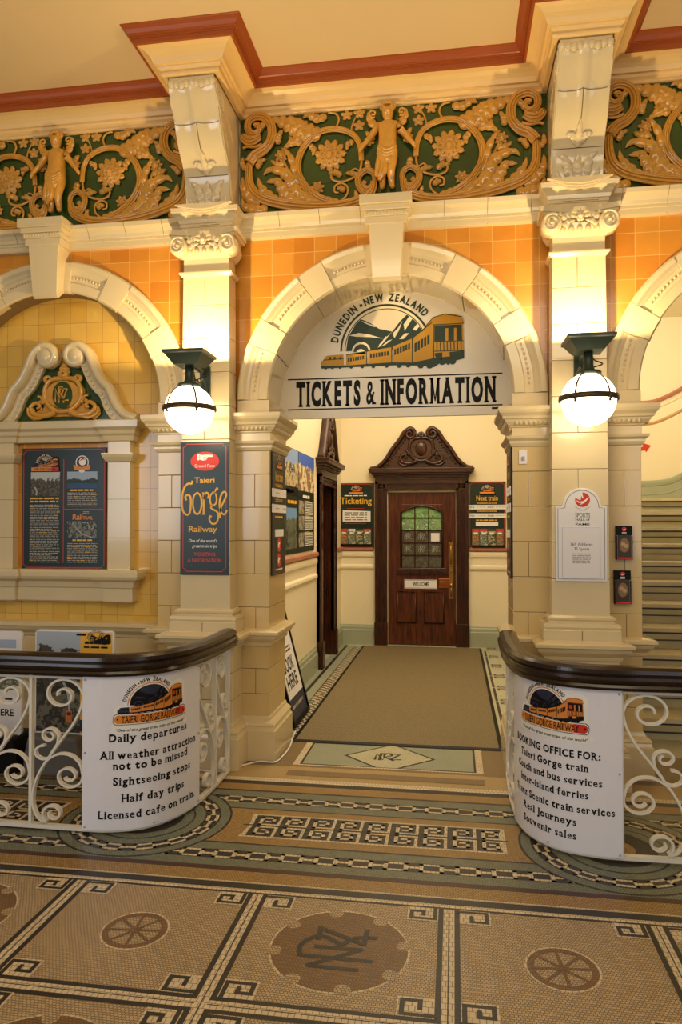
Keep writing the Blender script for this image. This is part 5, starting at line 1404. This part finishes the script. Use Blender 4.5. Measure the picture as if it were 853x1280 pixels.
# noticeboard in the blind bay
f = front(NX, .185, 0)
t = board('noticeboard', 'dark green noticeboard with red rules and photographs in the cream aedicule', 'noticeboard', f, -.335, .335, 1.262, 2.165, .014, M_SIGNG)
fd = lambda a, b, c=0.0: f((a+2.838)*1.045, 1.714+(b-1.703)*1.03, c)
PH_G = photo('print_gorge', ['#b9c0c0', '#3a3a2c', '#5c5640', '#2c2c22', '#7a6c4c', '#4a4a38'], 30, bands=(1.75, 2.12))
PH_L = photo('print_lake', ['#9fb4c8', '#27405c', '#2a3a22', '#1c2a1c', '#3f5a7a', '#2c3c2c'], 22, bands=(1.80, 2.06))
PH_V = photo('print_viaduct', ['#4a5044', '#7d8078', '#2e332a', '#9a9c94', '#3c4236'], 20)
def d(m):
    D = .0146
    notch_border(m, f, -.322, .322, 1.277, 2.152, .005, .02, RR, D)
    strokes2d(m, fd, [(-2.838, 2.06), (-2.838, 1.312)], .005, RR, D); strokes2d(m, fd, [(-2.838, 1.698), (-2.535, 1.698)], .005, RR, D)
    emblem(m, fd, -3.065, 2.0, .185, 'none', D, BCD)
    frect(m, fd, -3.085, -2.875, 1.975, 2.003, OO, D+.004); frect(m, fd, -2.93, -2.875, 1.975, 2.003, RR, D+.0042)
    text(m, fd, 'TAIERI GORGE RAILWAY', -2.98, 1.981, .016, .18, 'c', .01, 0, 0, KK, D+.0045)
    greek(m, fd, -3.098, -2.866, 1.788, 1.744, 2, YY, D, 3, .5); greek(m, fd, -3.098, -2.866, 1.735, 1.312, 34, GY, D, 5, .42, YY)
    fpoly(m, fd, circle(-2.698, 2.035, .05, 24), PP, D); fpoly(m, fd, circle(-2.698, 2.035, .042, 24), SG, D+.0003); fpoly(m, fd, circle(-2.695, 2.04, .028, 16), WW, D+.0006)
    fpoly(m, fd, [(-2.72, 2.045), (-2.695, 2.07), (-2.672, 2.05), (-2.69, 2.055)], RR, D+.0009)
    fpoly(m, fd, [(-2.765, 2.02), (-2.76, 1.985), (-2.70, 1.97), (-2.64, 1.985), (-2.635, 2.02), (-2.70, 2.0)], OO, D+.0009); fpoly(m, fd, circle(-2.7, 1.972, .022, 14, ry=.011), PP, D+.0012)
    greek(m, fd, -2.79, -2.61, 1.845, 1.825, 1, YY, D, 9, .6); greek(m, fd, -2.808, -2.58, 1.822, 1.715, 8, GY, D, 7, .42, YY)
    text(m, fd, 'Rail', -2.768, 1.625, .038, .075, 'l', .03, 0, 0, OO, D); text(m, fd, 'TRAIL', -2.69, 1.625, .022, .075, 'l', .03, 0, 0, OO, D)
    greek(m, fd, -2.69, -2.64, 1.685, 1.665, 2, GY, D, 8, .5); greek(m, fd, -2.768, -2.62, 1.485, 1.467, 1, YY, D, 2, .6)
    greek(m, fd, -2.808, -2.575, 1.458, 1.312, 12, GY, D, 11, .42, YY)
art(t, 'print', d)
for nm, a0, a1, z0, z1, mt in [('photograph', -3.09, -2.866, 1.793, 1.968, PH_G), ('photograph', -2.811, -2.583, 1.85, 1.969, PH_L), ('photograph', -2.809, -2.587, 1.49, 1.613, PH_V)]:
    m = MB(); frect(m, fd, a0, a1, z0, z1, 0, .0148)
    if mt is PH_L: frect(m, fd, a0, a1, z0, z0+.035, 1, .0151)
    if mt is PH_V: strokes2d(m, fd, spline([(-2.77, 1.605), (-2.73, 1.55), (-2.69, 1.52), (-2.62, 1.495)], 6), .008, 2, .0151)
    if mt is PH_G: strokes2d(m, fd, spline([(-3.06, 1.86), (-3.045, 1.83), (-3.05, 1.80)], 4), .012, 2, .0151)
    m.build(nm, [mt, simple('lake_blue', '#1f4a78', .4), M_GREY], t, fix=False)

# signs on the back wall of the ticket hall, with their brochures
BRO = [photo('brochure_a', ['#7fa4cc', '#6a4a2c', '#b08a4a', '#3c3428', '#c8b070'], 34), photo('brochure_b', ['#9ab8dc', '#54604a', '#8a8a6a', '#d8d8d0', '#3a4434'], 34), photo('brochure_c', ['#5a5a48', '#3a3a2c', '#a8a888', '#c89a50', '#2c2c24'], 34)]
def brochure(x, z, w, h, lab, grp, mat, top):
    o = thing('brochure', lab, 'brochure', (x, 4.77, z), grp)
    g = lambda a, b, c=0.0: (a, -c, b)
    m = MB(); m.prism([(-w/2, 0), (w/2, 0), (w/2, h), (-w/2, h)], g, .0, .014); m.build('pages', M_PAPER, o)
    m = MB(); frect(m, g, -w/2, w/2, 0, h, 0, .0144); frect(m, g, -w/2, w/2, h*.86, h, 1, .0147); frect(m, g, -w*.3, w*.3, h*.7, h*.78, 2, .0147)
    m.build('cover', [mat, top, M_WHITE], o, fix=False)
fb = front(0, 4.80, 0)
t = board('ticketing_sign', 'dark green ticketing sign left of the oak door', 'sign', fb, -1.54, -1.05, 1.283, 2.145, .018, M_SIGNG)
def d(m):
    notch_border(m, fb, -1.525, -1.065, 1.30, 2.13, .005, .02, RR, .0186)
    emblem(m, fb, -1.375, 2.03, .165, 'none', .0186, BCD); frect(m, fb, -1.39, -1.20, 2.0, 2.026, OO, .022)
    greek(m, fb, -1.45, -1.14, 1.99, 1.968, 1, WW, .0186, 3, .6)
    text(m, fb, 'Ticketing', -1.295, 1.868, .085, .42, 'c', .012, .3, 0, YY, .0186)
    frect(m, fb, -1.42, -1.17, 1.805, 1.81, RR, .0186); frect(m, fb, -1.44, -1.16, 1.605, 1.611, RR, .0186)
art(t, 'lettering', d)
m = MB(); m.prism([(-1.475, 1.632), (-1.10, 1.632), (-1.10, 1.77), (-1.475, 1.785)], fb, .018, .021); c = m.build('hours_card', M_PAPER, t)
art(c, 'print', lambda m: greek(m, fb, -1.45, -1.13, 1.765, 1.64, 4, KK, .0215, 6, .35))
m = MB(); m.prism([(-1.515, 1.305), (-1.075, 1.305), (-1.075, 1.335), (-1.515, 1.335)], fb, .018, .05); m.build('brochure_rack', M_BLACK, t)
for k in range(4):
    brochure(-1.453+.1045*k, 1.335, .094, .2, ['first', 'second', 'third', 'fourth'][k]+' brochure from the left in the rack under the ticketing sign', 'brochures under the ticketing sign', BRO[[0, 1, 2, 1][k]], [M_RED, M_PAPER, M_DGREY, M_RED][k])
def next_train(m, g, w, D):
    """next-train sign print in a board 'w' wide, centred on a = 0, z as on the wall"""
    emblem(m, g, -.17*w, 2.02, .36*w, 'none', D, BCD); frect(m, g, -.2*w, .2*w, 1.995, 2.018, OO, D+.004)
    text(m, g, 'Next train', 0, 1.905, .065, .58*w, 'c', .012, .3, 0, YY, D)
    greek(m, g, -.28*w, .28*w, 1.885, 1.86, 2, YY, D, 3, .45); greek(m, g, -.28*w, .28*w, 1.78, 1.755, 2, YY, D, 4, .45); greek(m, g, -.3*w, .3*w, 1.66, 1.64, 1, YY, D, 5, .6)
def strips(t, g, w, D, a, b):
    for z, l, r in ((1.79, a[0], a[1]), (1.68, b[0], b[1])):
        m = MB(); m.prism([(-w, z), (w, z), (w, z+.058), (-w, z+.058)], g, D, D+.004); s = m.build('day_strip', M_PAPER, t)
        def d(m):
            text(m, g, l, -.98*w, z+.018, .026, .35*w, 'l', .0, 0, .3, KK, D+.0045); text(m, g, r, .02*w, z+.018, .026, .35*w, 'l', 0, 0, .3, KK, D+.0045)
            greek(m, g, -.55*w, -.05*w, z+.04, z+.02, 1, GY, D+.0045, 2, .3); greek(m, g, .45*w, .97*w, z+.04, z+.02, 1, GY, D+.0045, 2, .3)
        art(s, 'handwriting', d)
g = front(.4225, 4.80, 0)
t = board('next_train_sign', 'dark green next train sign right of the oak door', 'sign', g, -.235, .235, 1.285, 2.15, .018, M_SIGNG)
art(t, 'lettering', lambda m: (notch_border(m, g, -.22, .22, 1.30, 2.135, .005, .02, RR, .0186), next_train(m, g, .47, .0186)))
strips(t, g, .245, .0186, ('Daily', 'Daily'), ('Friday', 'Sunday'))
m = MB(); m.prism([(-.145, 1.575), (.14, 1.575), (.14, 1.63), (-.145, 1.63)], g, .018, .022); m.build('label_card', M_PAPER, t)
m = MB(); m.prism([(-.2, 1.30), (.215, 1.30), (.215, 1.325), (-.2, 1.325)], g, .018, .05); m.build('brochure_rack', M_BLACK, t)
for k in range(4):
    brochure(.277+.102*k, 1.325, .093, .212, ['first', 'second', 'third', 'fourth'][k]+' brochure from the left in the rack under the next train sign', 'brochures under the next train sign', BRO[[0, 1, 2, 0][k]], [M_RED, M_RED, M_DGREY, M_RED][k])

# narrow next-train signs on the two reveals of the entrance arch
for X, sg, y0, y1, lab in [(-1.25, 1, .035, .42, 'narrow next train sign on the left reveal of the entrance arch'), (.378, -1, .02, .38, 'narrow next train sign on the right reveal of the entrance arch')]:
    g = plane((X, (y0+y1)/2, 0), (0, sg, 0), (0, 0, 1), (sg, 0, 0)); w = (y1-y0)
    t = board('next_train_sign', lab, 'sign', g, -w/2, w/2, 1.243, 2.098, .012, M_SIGNG)
    def d(m):
        strokes2d(m, g, [(-w/2+.012, 1.257), (w/2-.012, 1.257), (w/2-.012, 2.084), (-w/2+.012, 2.084)], .006, RR, .0126, True)
        next_train(m, g, w, .0126)
        for z in (1.452, 1.342): fpoly(m, g, circle(0, z, .058, 24, ry=.05), RR, .0126); fpoly(m, g, [(-.03, z), (-.01, z+.02), (.02, z+.018), (.03, z+.008), (.008, z+.002), (.0, z-.025), (-.02, z-.02)], WW, .013)
        greek(m, g, -.1, .1, 1.285, 1.27, 1, WW, .0126, 2, .6)
    art(t, 'lettering', d)
    strips(t, g, w*.54, .0126, ('', ''), ('', ''))
    m = MB(); m.prism([(-.12, 1.51), (.12, 1.51), (.12, 1.562), (-.12, 1.562)], g, .012, .016); m.build('label_card', M_PAPER, t)

# big heritage poster on the left hall wall
g = plane((-1.5, 0, 0), (0, 1, 0), (0, 0, 1), (1, 0, 0))
t = board('station_poster', 'large poster of station photographs on the left hall wall above the pink rail', 'poster', g, 1.2, 2.84, 1.32, 2.305, .012, M_SIGNG)
PS = [photo('print_station_a', ['#8aa6d8', '#7d7a62', '#c8b48a', '#4a4a38', '#e0d8c0', '#5a6a40'], 7, bands=(1.9, 2.45)), photo('print_station_b', ['#3f66c8', '#c8a878', '#e4d0a8', '#8a6a4a', '#f0e6d0', '#a8b8a0'], 6, bands=(1.85, 2.5)), photo('print_hills', ['#6f9ad0', '#3c4438', '#6a705c', '#2c3228', '#8a8a74'], 9, bands=(1.5, 1.8)), photo('print_small', ['#8fb0dc', '#a89878', '#5a5040', '#d8c8a8', '#3c4a30'], 14)]
for a0, a1, z0, z1, k in [(1.2, 2.02, 1.95, 2.3, 0), (2.05, 2.84, 1.93, 2.3, 1), (1.53, 1.955, 1.37, 1.75, 2), (2.056, 2.32, 1.70, 1.83, 3), (2.056, 2.32, 1.54, 1.68, 3), (2.056, 2.32, 1.375, 1.515, 3)]:
    m = MB(); frect(m, g, a0, a1, z0, z1, 0, .0125); m.build('photograph', PS[k], t, fix=False)
def d(m):
    D = .0126
    frect(m, g, 1.2, 2.02, 1.86, 1.95, KK, D)
    greek(m, g, 1.5, 1.85, 1.93, 1.875, 1, YY, D, 3, .6); greek(m, g, 1.58, 1.96, 1.83, 1.78, 1, YY, D, 4, .6); greek(m, g, 2.25, 2.6, 1.9, 1.85, 1, WW, D, 5, .6)
    for z in (1.83, 1.68, 1.515): greek(m, g, 2.36, 2.77, z, z-.14, 8, WW, D, int(z*100), .5); greek(m, g, 2.36, 2.6, z+.012, z-.012, 1, YY, D+.0003, 2, .6)
art(t, 'print', d)

# ------------------------------------------------------------------ rubber mat, sandwich board, cable
M_MAT = bricks('ribbed_rubber_mat', '#a6946c', '#98865e', '#645638', .016, .016, .0035, 'xy', .5, .75, bump=.5)
t = thing('door_mat', 'large brown ribbed mat running up to the oak door', 'mat', (-.425, 2.5, 0))
m = MB(); m.box(-.735, .735, -2.06, 2.13, .002, .011); m.build('ribbed_top', M_MAT, t)
m = MB(); m.sweep([(0, .001), (.03, .001), (.03, .004), (.004, .0125), (0, .0125)], [(-.735, -2.06), (-.735, 2.13), (.735, 2.13), (.735, -2.06)][::-1], closed=True); m.build('rubber_edge', M_BLACK, t)
t = thing('sandwich_board', 'black framed white book here board leaning behind the left pier', 'sandwich board', (0, 0, 0))
o0 = Vector((-1.235, .70, .012)); uy = Vector((-.01, 1, 0)).normalized(); vv = Vector((-.235, 0, .90)).normalized(); nn = uy.cross(vv).normalized()
g = plane(o0, uy, vv, nn); L = .96
m = MB()
for a0, a1, b0, b1 in [(0, .03, 0, L), (.58, .61, 0, L), (.03, .58, 0, .03), (.03, .58, L-.03, L)]: m.prism([(a0, b0), (a1, b0), (a1, b1), (a0, b1)], g, -.012, .016)
m.build('frame', M_BLACK, t)
m = MB(); m.prism([(.03, .03), (.58, .03), (.58, L-.03), (.03, L-.03)], g, -.006, .006); pn = m.build('panel', M_PAPER, t)
def d(m):
    frect(m, g, .03, .58, .03, .2, NN, .0066); text(m, g, 'BOOK', .30, .40, .105, .36, 'c', .02, 0, 0, KK, .0066); text(m, g, 'HERE', .30, .265, .105, .36, 'c', .02, 0, 0, KK, .0066)
    greek(m, g, .1, .5, .15, .11, 1, GY, .007, 3, .6); greek(m, g, .1, .5, .60, .54, 2, KK, .0066, 3, .5); greek(m, g, .1, .5, .72, .69, 1, KK, .0066, 5, .5)
art(pn, 'lettering', d)
m = MB()
for a in (.02, .59): m.tube([g(a, L-.05, -.02), (-1.475, g(a, 0, 0)[1], .012)], .012, 6)
m.build('back_leg', M_BLACK, t)
t = thing('cable', 'white cable lying on the floor round the left pier base', 'cable', (0, 0, 0))
m = MB(); m.tube(spline([(-1.66, -.30, .007), (-1.50, -.315, .007), (-1.40, -.20, .007), (-1.30, -.085, .007), (-1.19, -.075, .007), (-1.165, .1, .007), (-1.17, .3, .007), (-1.20, .52, .007), (-1.21, .66, .007)], 8), .0055, 6); m.build('flex', M_WHITE, t)

# ------------------------------------------------------------------ stairway beyond the right arch
m = MB()
for j in range(11):
    y, z = .85+.35*j, .16+.175*j
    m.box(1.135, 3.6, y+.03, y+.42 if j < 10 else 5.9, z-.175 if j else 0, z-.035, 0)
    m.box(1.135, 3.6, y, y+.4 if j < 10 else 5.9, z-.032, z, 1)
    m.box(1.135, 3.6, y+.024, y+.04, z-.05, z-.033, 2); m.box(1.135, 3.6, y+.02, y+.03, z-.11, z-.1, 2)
m.box(1.135, 3.6, .9, 5.9, 0, .05)
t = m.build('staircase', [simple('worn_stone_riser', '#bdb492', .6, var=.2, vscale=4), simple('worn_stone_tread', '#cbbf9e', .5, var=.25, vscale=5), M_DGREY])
tag(t, 'worn stone staircase rising beyond the right arch', 'staircase')
fs = front(0, 5.9, 0)
def ramp(name, mat, pts, prof, label):
    m = MB(); n = len(pts)
    P = spline(pts, 6); k = len(prof); base = 0
    for i, (a, b) in enumerate(P):
        q = P[min(i+1, len(P)-1)]; w = P[max(i-1, 0)]; dx, dy = q[0]-w[0], q[1]-w[1]; l = hypot(dx, dy)
        for h, c in prof: m.v.append(fs(a-dy/l*h, b+dx/l*h, c))
    for i in range(len(P)-1):
        for j in range(k-1): m.f.append((i*k+j, i*k+j+1, (i+1)*k+j+1, (i+1)*k+j)); m.mi.append(0); m.sm.append(False)
    return tag(m.build(name, mat), label, None, None, 'structure')
BASEC = [(1.2, 2.2), (2.3, 2.2), (2.6, 2.2), (2.88, 2.215), (3.05, 2.26), (3.25, 2.38), (3.6, 2.66)]
m = MB(); P = spline(BASEC, 6)
for (a, b), (c, e) in zip(P, P[1:]): m.prism([(a, 1.9), (c, 1.9), (c, e), (a, b)], fs, 0, .012)
tag(m.build('baseboard_stair', M_SAGE), 'sage green sweeping dado of the stair wall', None, None, 'structure')
ramp('trim_5', M_SAGE, [(a, b-.035) for a, b in BASEC], [(-.04, .012), (-.035, .022), (0, .03), (.03, .028), (.04, .012)], 'sage moulding along the top of the stair dado')
ramp('trim_6', M_SAGE, [(a, b-.19) for a, b in BASEC], [(-.012, .012), (0, .02), (.012, .012)], 'thin sage moulding low on the stair dado')
UP = [(1.2, 3.30), (2.4, 3.30), (2.6, 3.302), (2.78, 3.32), (2.95, 3.385), (3.15, 3.49), (3.6, 3.76)]
ramp('trim_7', M_PINK, UP, [(-.03, 0), (-.028, .025), (0, .04), (.025, .03), (.03, 0)], 'dusty pink rail sweeping up the stair wall')
ramp('trim_8', M_CREAMP, [(a, b-.09) for a, b in UP], [(-.025, 0), (-.01, .02), (.015, .02), (.03, 0)], 'cream moulding under the pink stair rail')
ramp('trim_9', simple('buff_paint', '#c99f72', .5), [(a, b-.30) for a, b in UP], [(-.022, 0), (0, .022), (.022, 0)], 'buff moulding on the stair wall')
t = thing('arrow_sign', 'small red arrow fixed to the stair wall beyond the right arch', 'arrow')
m = MB(); A = [(2.45, 2.62), (2.66, 2.69), (2.65, 2.74), (2.76, 2.70), (2.70, 2.61), (2.68, 2.645), (2.47, 2.56)]
m.prism([(a-.03, b) for a, b in A], fs, 0, .01); m.build('arrow', M_RED, t)

# ------------------------------------------------------------------ curved balustrades
def make_path(pts, n=10):
    P = spline(pts, n); L = [0.0]
    for a, b in zip(P, P[1:]): L.append(L[-1]+hypot(b[0]-a[0], b[1]-a[1]))
    def at(s):
        s = min(max(s, 0), L[-1]); i = 0
        lo, hi = 0, len(L)-2
        while lo < hi:
            md = (lo+hi+1)//2
            if L[md] <= s: lo = md
            else: hi = md-1
        i = lo; f = (s-L[i])/max(1e-9, L[i+1]-L[i])
        p = (P[i][0]+(P[i+1][0]-P[i][0])*f, P[i][1]+(P[i+1][1]-P[i][1])*f)
        a, b = P[max(i-1, 0)], P[min(i+2, len(P)-1)]; dx, dy = b[0]-a[0], b[1]-a[1]; l = hypot(dx, dy)
        return p, (dy/l, -dx/l)
    def where(x, y):
        i = min(range(len(P)), key=lambda k: (P[k][0]-x)**2+(P[k][1]-y)**2); return L[i]
    return P, L, at, where
RAILPROF = [(-.055, .845), (-.05, .818), (-.02, .81), (.02, .81), (.048, .816), (.056, .83), (.05, .842), (.058, .852), (.064, .866), (.06, .88), (.05, .884), (.054, .895), (.05, .912), (.03, .924), (0, .928), (-.03, .924), (-.052, .912), (-.058, .895), (-.052, .884), (-.06, .87), (-.055, .845)]
def S_paths():
    """one panel's scrolls in units of (0..1 across, 0..1 up), made of spirals joined by easy curves"""
    def spi(cx, cy, r0, r1, a1, turns, n=36):               # unwinds from r0 to r1, ending at angle a1
        return [(cx+(r0+(r1-r0)*(k/n)**1.15)*cos(a1-turns*2*pi*(1-k/n)), cy+(r0+(r1-r0)*(k/n)**1.15)*sin(a1-turns*2*pi*(1-k/n))) for k in range(n+1)]
    N = lambda L: [((x-175)/288.0, (1180-y)/900.0) for x, y in L]
    top = spi(345, 390, 24, 112, 0.15, 1.55)
    A = [(x, y) for x, y in top]
    bot = spi(298, 1112, 22, 62, pi*.62, -1.25)
    A = A+[(440, 480), (400, 570), (345, 655), (290, 745), (235, 840), (200, 930), (186, 1020), (195, 1095), (225, 1150)]+bot[::-1][1:]
    b = spi(275, 640, 20, 50, .15, 1.2)
    B = b+[(318, 690), (295, 730)]+[(272, 772), (240, 785), (208, 768), (200, 735), (222, 708), (250, 702)]
    c = spi(385, 880, 20, 80, 0.0, -1.35)
    Cc = [(250, 815), (290, 770), (350, 745), (415, 765), (455, 820)]
    c2 = spi(380, 880, 22, 78, -.35, -1.5)
    Cc = [(236, 838), (270, 785), (330, 748), (395, 755), (440, 800)]+c2[::-1]
    return N(A), N(B), N(Cc)
SA_, SB_, SC_ = S_paths()
def balustrade(label, pts, bays, skip, end_uprights, mirror):
    t = thing('balustrade', label, 'balustrade', (0, 0, 0), 'curved balustrades')
    P, L, at, where = make_path(pts)
    m = MB(); m.sweep(RAILPROF, P, sm=False); m.build('handrail', M_RAIL, t)
    m = MB(); m.ribbon([(x, y, .022) for x, y in P], (0, 0, 1), .02, .03); m.build('bottom_bar', M_WHITEI, t)
    m = MB(); m.ribbon([(x, y, .80) for x, y in P], (0, 0, 1), .012, .03); m.build('top_bar', M_WHITEI, t)
    for s in bays['posts']:
        (x, y), n = at(s); m = MB(); tx, ty = -n[1], n[0]
        c = [(x+tx*a+n[0]*b, y+ty*a+n[1]*b) for a, b in ((-.008, -.014), (.008, -.014), (.008, .014), (-.008, .014))]
        m.prism(c, lambda a, b, d: (a, b, d), .012, .81); m.build('upright', M_WHITEI, t)
    for s0, s1, mir in bays['scrolls']:
        for sc, w in ((SA_, .026), (SB_, .024), (SC_, .024)):
            m = MB(); pth = []; nr = []
            for u, v in spline(sc, 3):
                uu = 1-u if mir else u
                (x, y), n = at(s0+(s1-s0)*uu); pth.append((x, y, .032+v*.77)); nr.append((n[0], n[1], 0))
            m.ribbon(pth, nr, w, .011); m.build('scroll', M_WHITEI, t)
    return t, at, where
LP = [(-4.1, -1.295), (-3.0, -1.295), (-2.2, -1.297), (-1.9, -1.298), (-1.753, -1.285), (-1.606, -1.22), (-1.509, -1.085), (-1.455, -.874), (-1.438, -.58), (-1.443, -.30)]
_, _, at_, wh = make_path(LP)
sL = wh(-1.9, -1.298); sR = wh(-1.457, -.885); e = wh(-1.443, -.30)-.015
posts = [sL-.3*k for k in range(0, 7)]+[sR, sR+(e-sR)*.5, e]
tL, atL, whL = balustrade('dark railed white iron balustrade curving in from the left to the entrance', LP, dict(posts=posts, scrolls=[(sL-.3*(k+1), sL-.3*k, False) for k in range(6)]+[(sR, sR+(e-sR)*.5, True), (sR+(e-sR)*.5, e, True)]), None, None, False)
RP = [(.335, -.10), (.328, -.35), (.326, -.562), (.345, -.84), (.396, -1.02), (.505, -1.145), (.647, -1.197), (.783, -1.209), (1.06, -1.205), (2.0, -1.2), (3.4, -1.2)]
_, _, at_, wh = make_path(RP)
rL = wh(.342, -.82); rR = wh(.783, -1.209)
posts = [.015, rL*.5, rL]+[rR+.3*k for k in range(0, 6)]
tR, atR, whR = balustrade('dark railed white iron balustrade curving in from the right to the entrance', RP, dict(posts=posts, scrolls=[(.015, rL*.5, False), (rL*.5, rL, False)]+[(rR+.3*k, rR+.3*(k+1), True) for k in range(5)]), None, None, True)

def bent(m, f, W, name, mats, t, step=.025):
    """flat artwork (a, b, depth) cut into narrow strips and bent onto the curved panel"""
    me = bpy.data.meshes.new(name); me.from_pydata([(p[0], p[2], p[1]) for p in [(v[0], v[1], v[2]) for v in m.v]], [], m.f)
    for q in mats: me.materials.append(q)
    me.polygons.foreach_set('material_index', m.mi)
    bm = bmesh.new(); bm.from_mesh(me)
    k = 0
    while k*step < W:
        bmesh.ops.bisect_plane(bm, geom=bm.verts[:]+bm.edges[:]+bm.faces[:], plane_co=(k*step, 0, 0), plane_no=(1, 0, 0), dist=1e-6); k += 1
    for v in bm.verts: v.co = f(v.co.x, v.co.z, v.co.y)
    bm.to_mesh(me); bm.free()
    o = bpy.data.objects.new(name, me); COL.objects.link(o); o.parent = t
    return o
def curved_sign(label, at, s0, s1, lines, logo):
    t = thing('balustrade_sign', label, 'sign', (0, 0, 0))
    f = lambda a, b, c=0.0: (lambda p, n: (p[0]+n[0]*(.022+c), p[1]+n[1]*(.022+c), b))(*at(s0+a))
    W = s1-s0; flat = lambda a, b, c=0.0: (a, b, c)
    m = MB(); m.prism([(0, .025), (W, .025), (W, .812), (0, .812)], flat, 0, .004); bent(m, f, W, 'panel', [M_ACRYL], t)
    m = MB()
    for s_, x, z, h, w in lines: text2(m, flat, s_, x*W, z, h*1.12, w*W, .034, .9, 0, .0052, .02)
    bent(m, f, W, 'lettering', [M_BLACK], t)
    m = MB(); emblem(m, flat, logo[0]*W, logo[1], logo[2]*W, 'banner', .0050, BC); bent(m, f, W, 'train_emblem', PALETTE, t)
    for a, b in [(.02, .04), (.02, .42), (.02, .795), (.5, .8), (.5, .04), (.98, .04), (.98, .42), (.98, .795)]:
        m = MB(); p = f(a*W, b, .005); m.ball(p, .0055, 8, 6); m.build('screw', M_GREY, t)
    return t
curved_sign('white curved sign listing daily departures on the left balustrade', atL, sL, sR, [('Daily departures', .50, .478, .034, .62), ('All weather attraction', .53, .39, .034, .80), ('not to be missed', .52, .335, .034, .60), ('Sightseeing stops', .54, .255, .034, .64), ('Half day trips', .53, .168, .034, .50), ('Licensed cafe on train.', .52, .085, .034, .80)], (.25, .618, .50))
curved_sign('white curved booking office sign on the right balustrade', atR, rL, rR, [('BOOKING OFFICE FOR:', .49, .478, .030, .74), ('Taieri Gorge train', .49, .417, .030, .58), ('Coach and bus services', .51, .352, .030, .72), ('Inter-island ferries', .49, .288, .030, .58), ('Tranz Scenic train services', .53, .219, .030, .84), ('Real Journeys', .47, .154, .030, .46), ('Souvenir sales', .47, .088, .030, .46)], (.25, .645, .50))

# ------------------------------------------------------------------ poster stands behind the left balustrade
def poster_stand(label, x0, x1, z0, z1, y, draw, basemat, bx0, bx1):
    t = thing('poster_stand', label, 'poster stand', (0, 0, 0))
    g = front((x0+x1)/2, y, 0); w = (x1-x0)/2; r = .025
    def rr(e): return [(sx*(w-r)+(r-e)*cos(q), (z1-r if sz > 0 else z0+r)+(r-e)*sin(q)) for sx, sz, a in ((1, -1, -pi/2), (1, 1, 0), (-1, 1, pi/2), (-1, -1, pi)) for q in [a+pi/2*k/5 for k in range(6)]]
    m = MB(); m.prism(rr(0), g, -.012, .012); m.build('frame', M_PAPER, t)
    draw(t, g, w)
    m = MB(); c = (bx0+bx1)/2; hw = (bx1-bx0)/2
    m.prism([(-hw*.94, 0), (hw*.94, 0), (hw, .03), (hw, .12), (hw*.85, z0+.005), (-hw*.85, z0+.005), (-hw, .12), (-hw, .03)], front(c, y, 0), -.16, .10); m.build('base', basemat, t, bevel=.02)
    return t
PT = photo('print_ravine', ['#aab6c4', '#4a463a', '#2a2822', '#6e6a58', '#3a372e', '#8a8470'], 9, bands=(.55, 1.02))
def dB(t, g, w):
    m = MB(); frect(m, g, -w+.008, w*.16, .26, .905, 0, .0125)
    for p, wd, c in [([(-w*.98, .72), (-.19, .66), (-.12, .62), (-.06, .56), (-.035, .48), (-.03, .40)], .022, 1)]:
        sp = spline(p, 6); strokes2d(m, g, sp, wd, 3, .0128); strokes2d(m, g, sp[:16], wd*.7, 1, .0131); strokes2d(m, g, sp[16:], wd*.75, 2, .0131)
    frect(m, g, -.052, -.012, .325, .40, 1, .0134); frect(m, g, -.046, -.018, .37, .39, 4, .0137)
    m.build('photograph', [PT, simple('train_orange', '#d8722a', .4), simple('train_silver', '#a8b4bc', .4), M_BLACK, M_NAVY], t, fix=False)
    m = MB(); frect(m, g, w*.16, w-.008, .26, .905, 0, .0125); 
    emblem(m, g, w*.27, .83, .18, 'plain', .0128, dict(line=1, line2=1, white=0, sky=0, hill=1, train=1, train2=0, loco=1, dark=1, text=1)); greek(m, g, w*.25, w*.9, .82, .80, 1, 1, .0128, 4, .6)
    frect(m, g, w*.16, w-.008, .27, .345, 2, .0128); frect(m, g, w*.06, w*.3, .882, .896, 1, .0131)
    m.build('side_panel', [M_YEL, M_BLACK, M_NAVY], t, fix=False)
poster_stand('pavement sign with train photo and yellow strip behind the left balustrade', -2.69, -2.15, .245, .915, -.46, dB, simple('grey_plastic_base', '#6a6866', .6), -2.72, -2.33)
def dA(t, g, w):
    m = MB(); frect(m, g, -w+.03, w-.02, .52, .63, 0, .0125); frect(m, g, -w+.03, w-.04, .79, .845, 1, .0125); m.build('photograph', [BRO[1], simple('pale_blue', '#a8b8d4', .4)], t, fix=False)
    m = MB(); text(m, g, 'HERE', w-.055, .35, .042, .135, 'r', .025, 0, 0, 0, .0125); greek(m, g, -w+.1, w-.05, .47, .45, 1, 1, .0125, 3, .7); m.build('lettering', [M_BLACK, M_NAVY], t, fix=False)
poster_stand('white here poster stand on a black base at the far left behind the balustrade', -3.30, -2.785, .225, .90, -.46, dA, M_BLACK, -3.25, -2.76)

# ------------------------------------------------------------------ put every thing's origin at its own base
for o in [o for o in S.objects if o.parent is None and o.type == 'EMPTY' and tuple(o.location) == (0, 0, 0)]:
    pts = [v.co for ch in o.children if ch.type == 'MESH' for v in ch.data.vertices]
    if not pts: continue
    b = Vector(((min(p.x for p in pts)+max(p.x for p in pts))/2, (min(p.y for p in pts)+max(p.y for p in pts))/2, min(p.z for p in pts)))
    o.location = b
    for ch in o.children: ch.location = ch.location-b
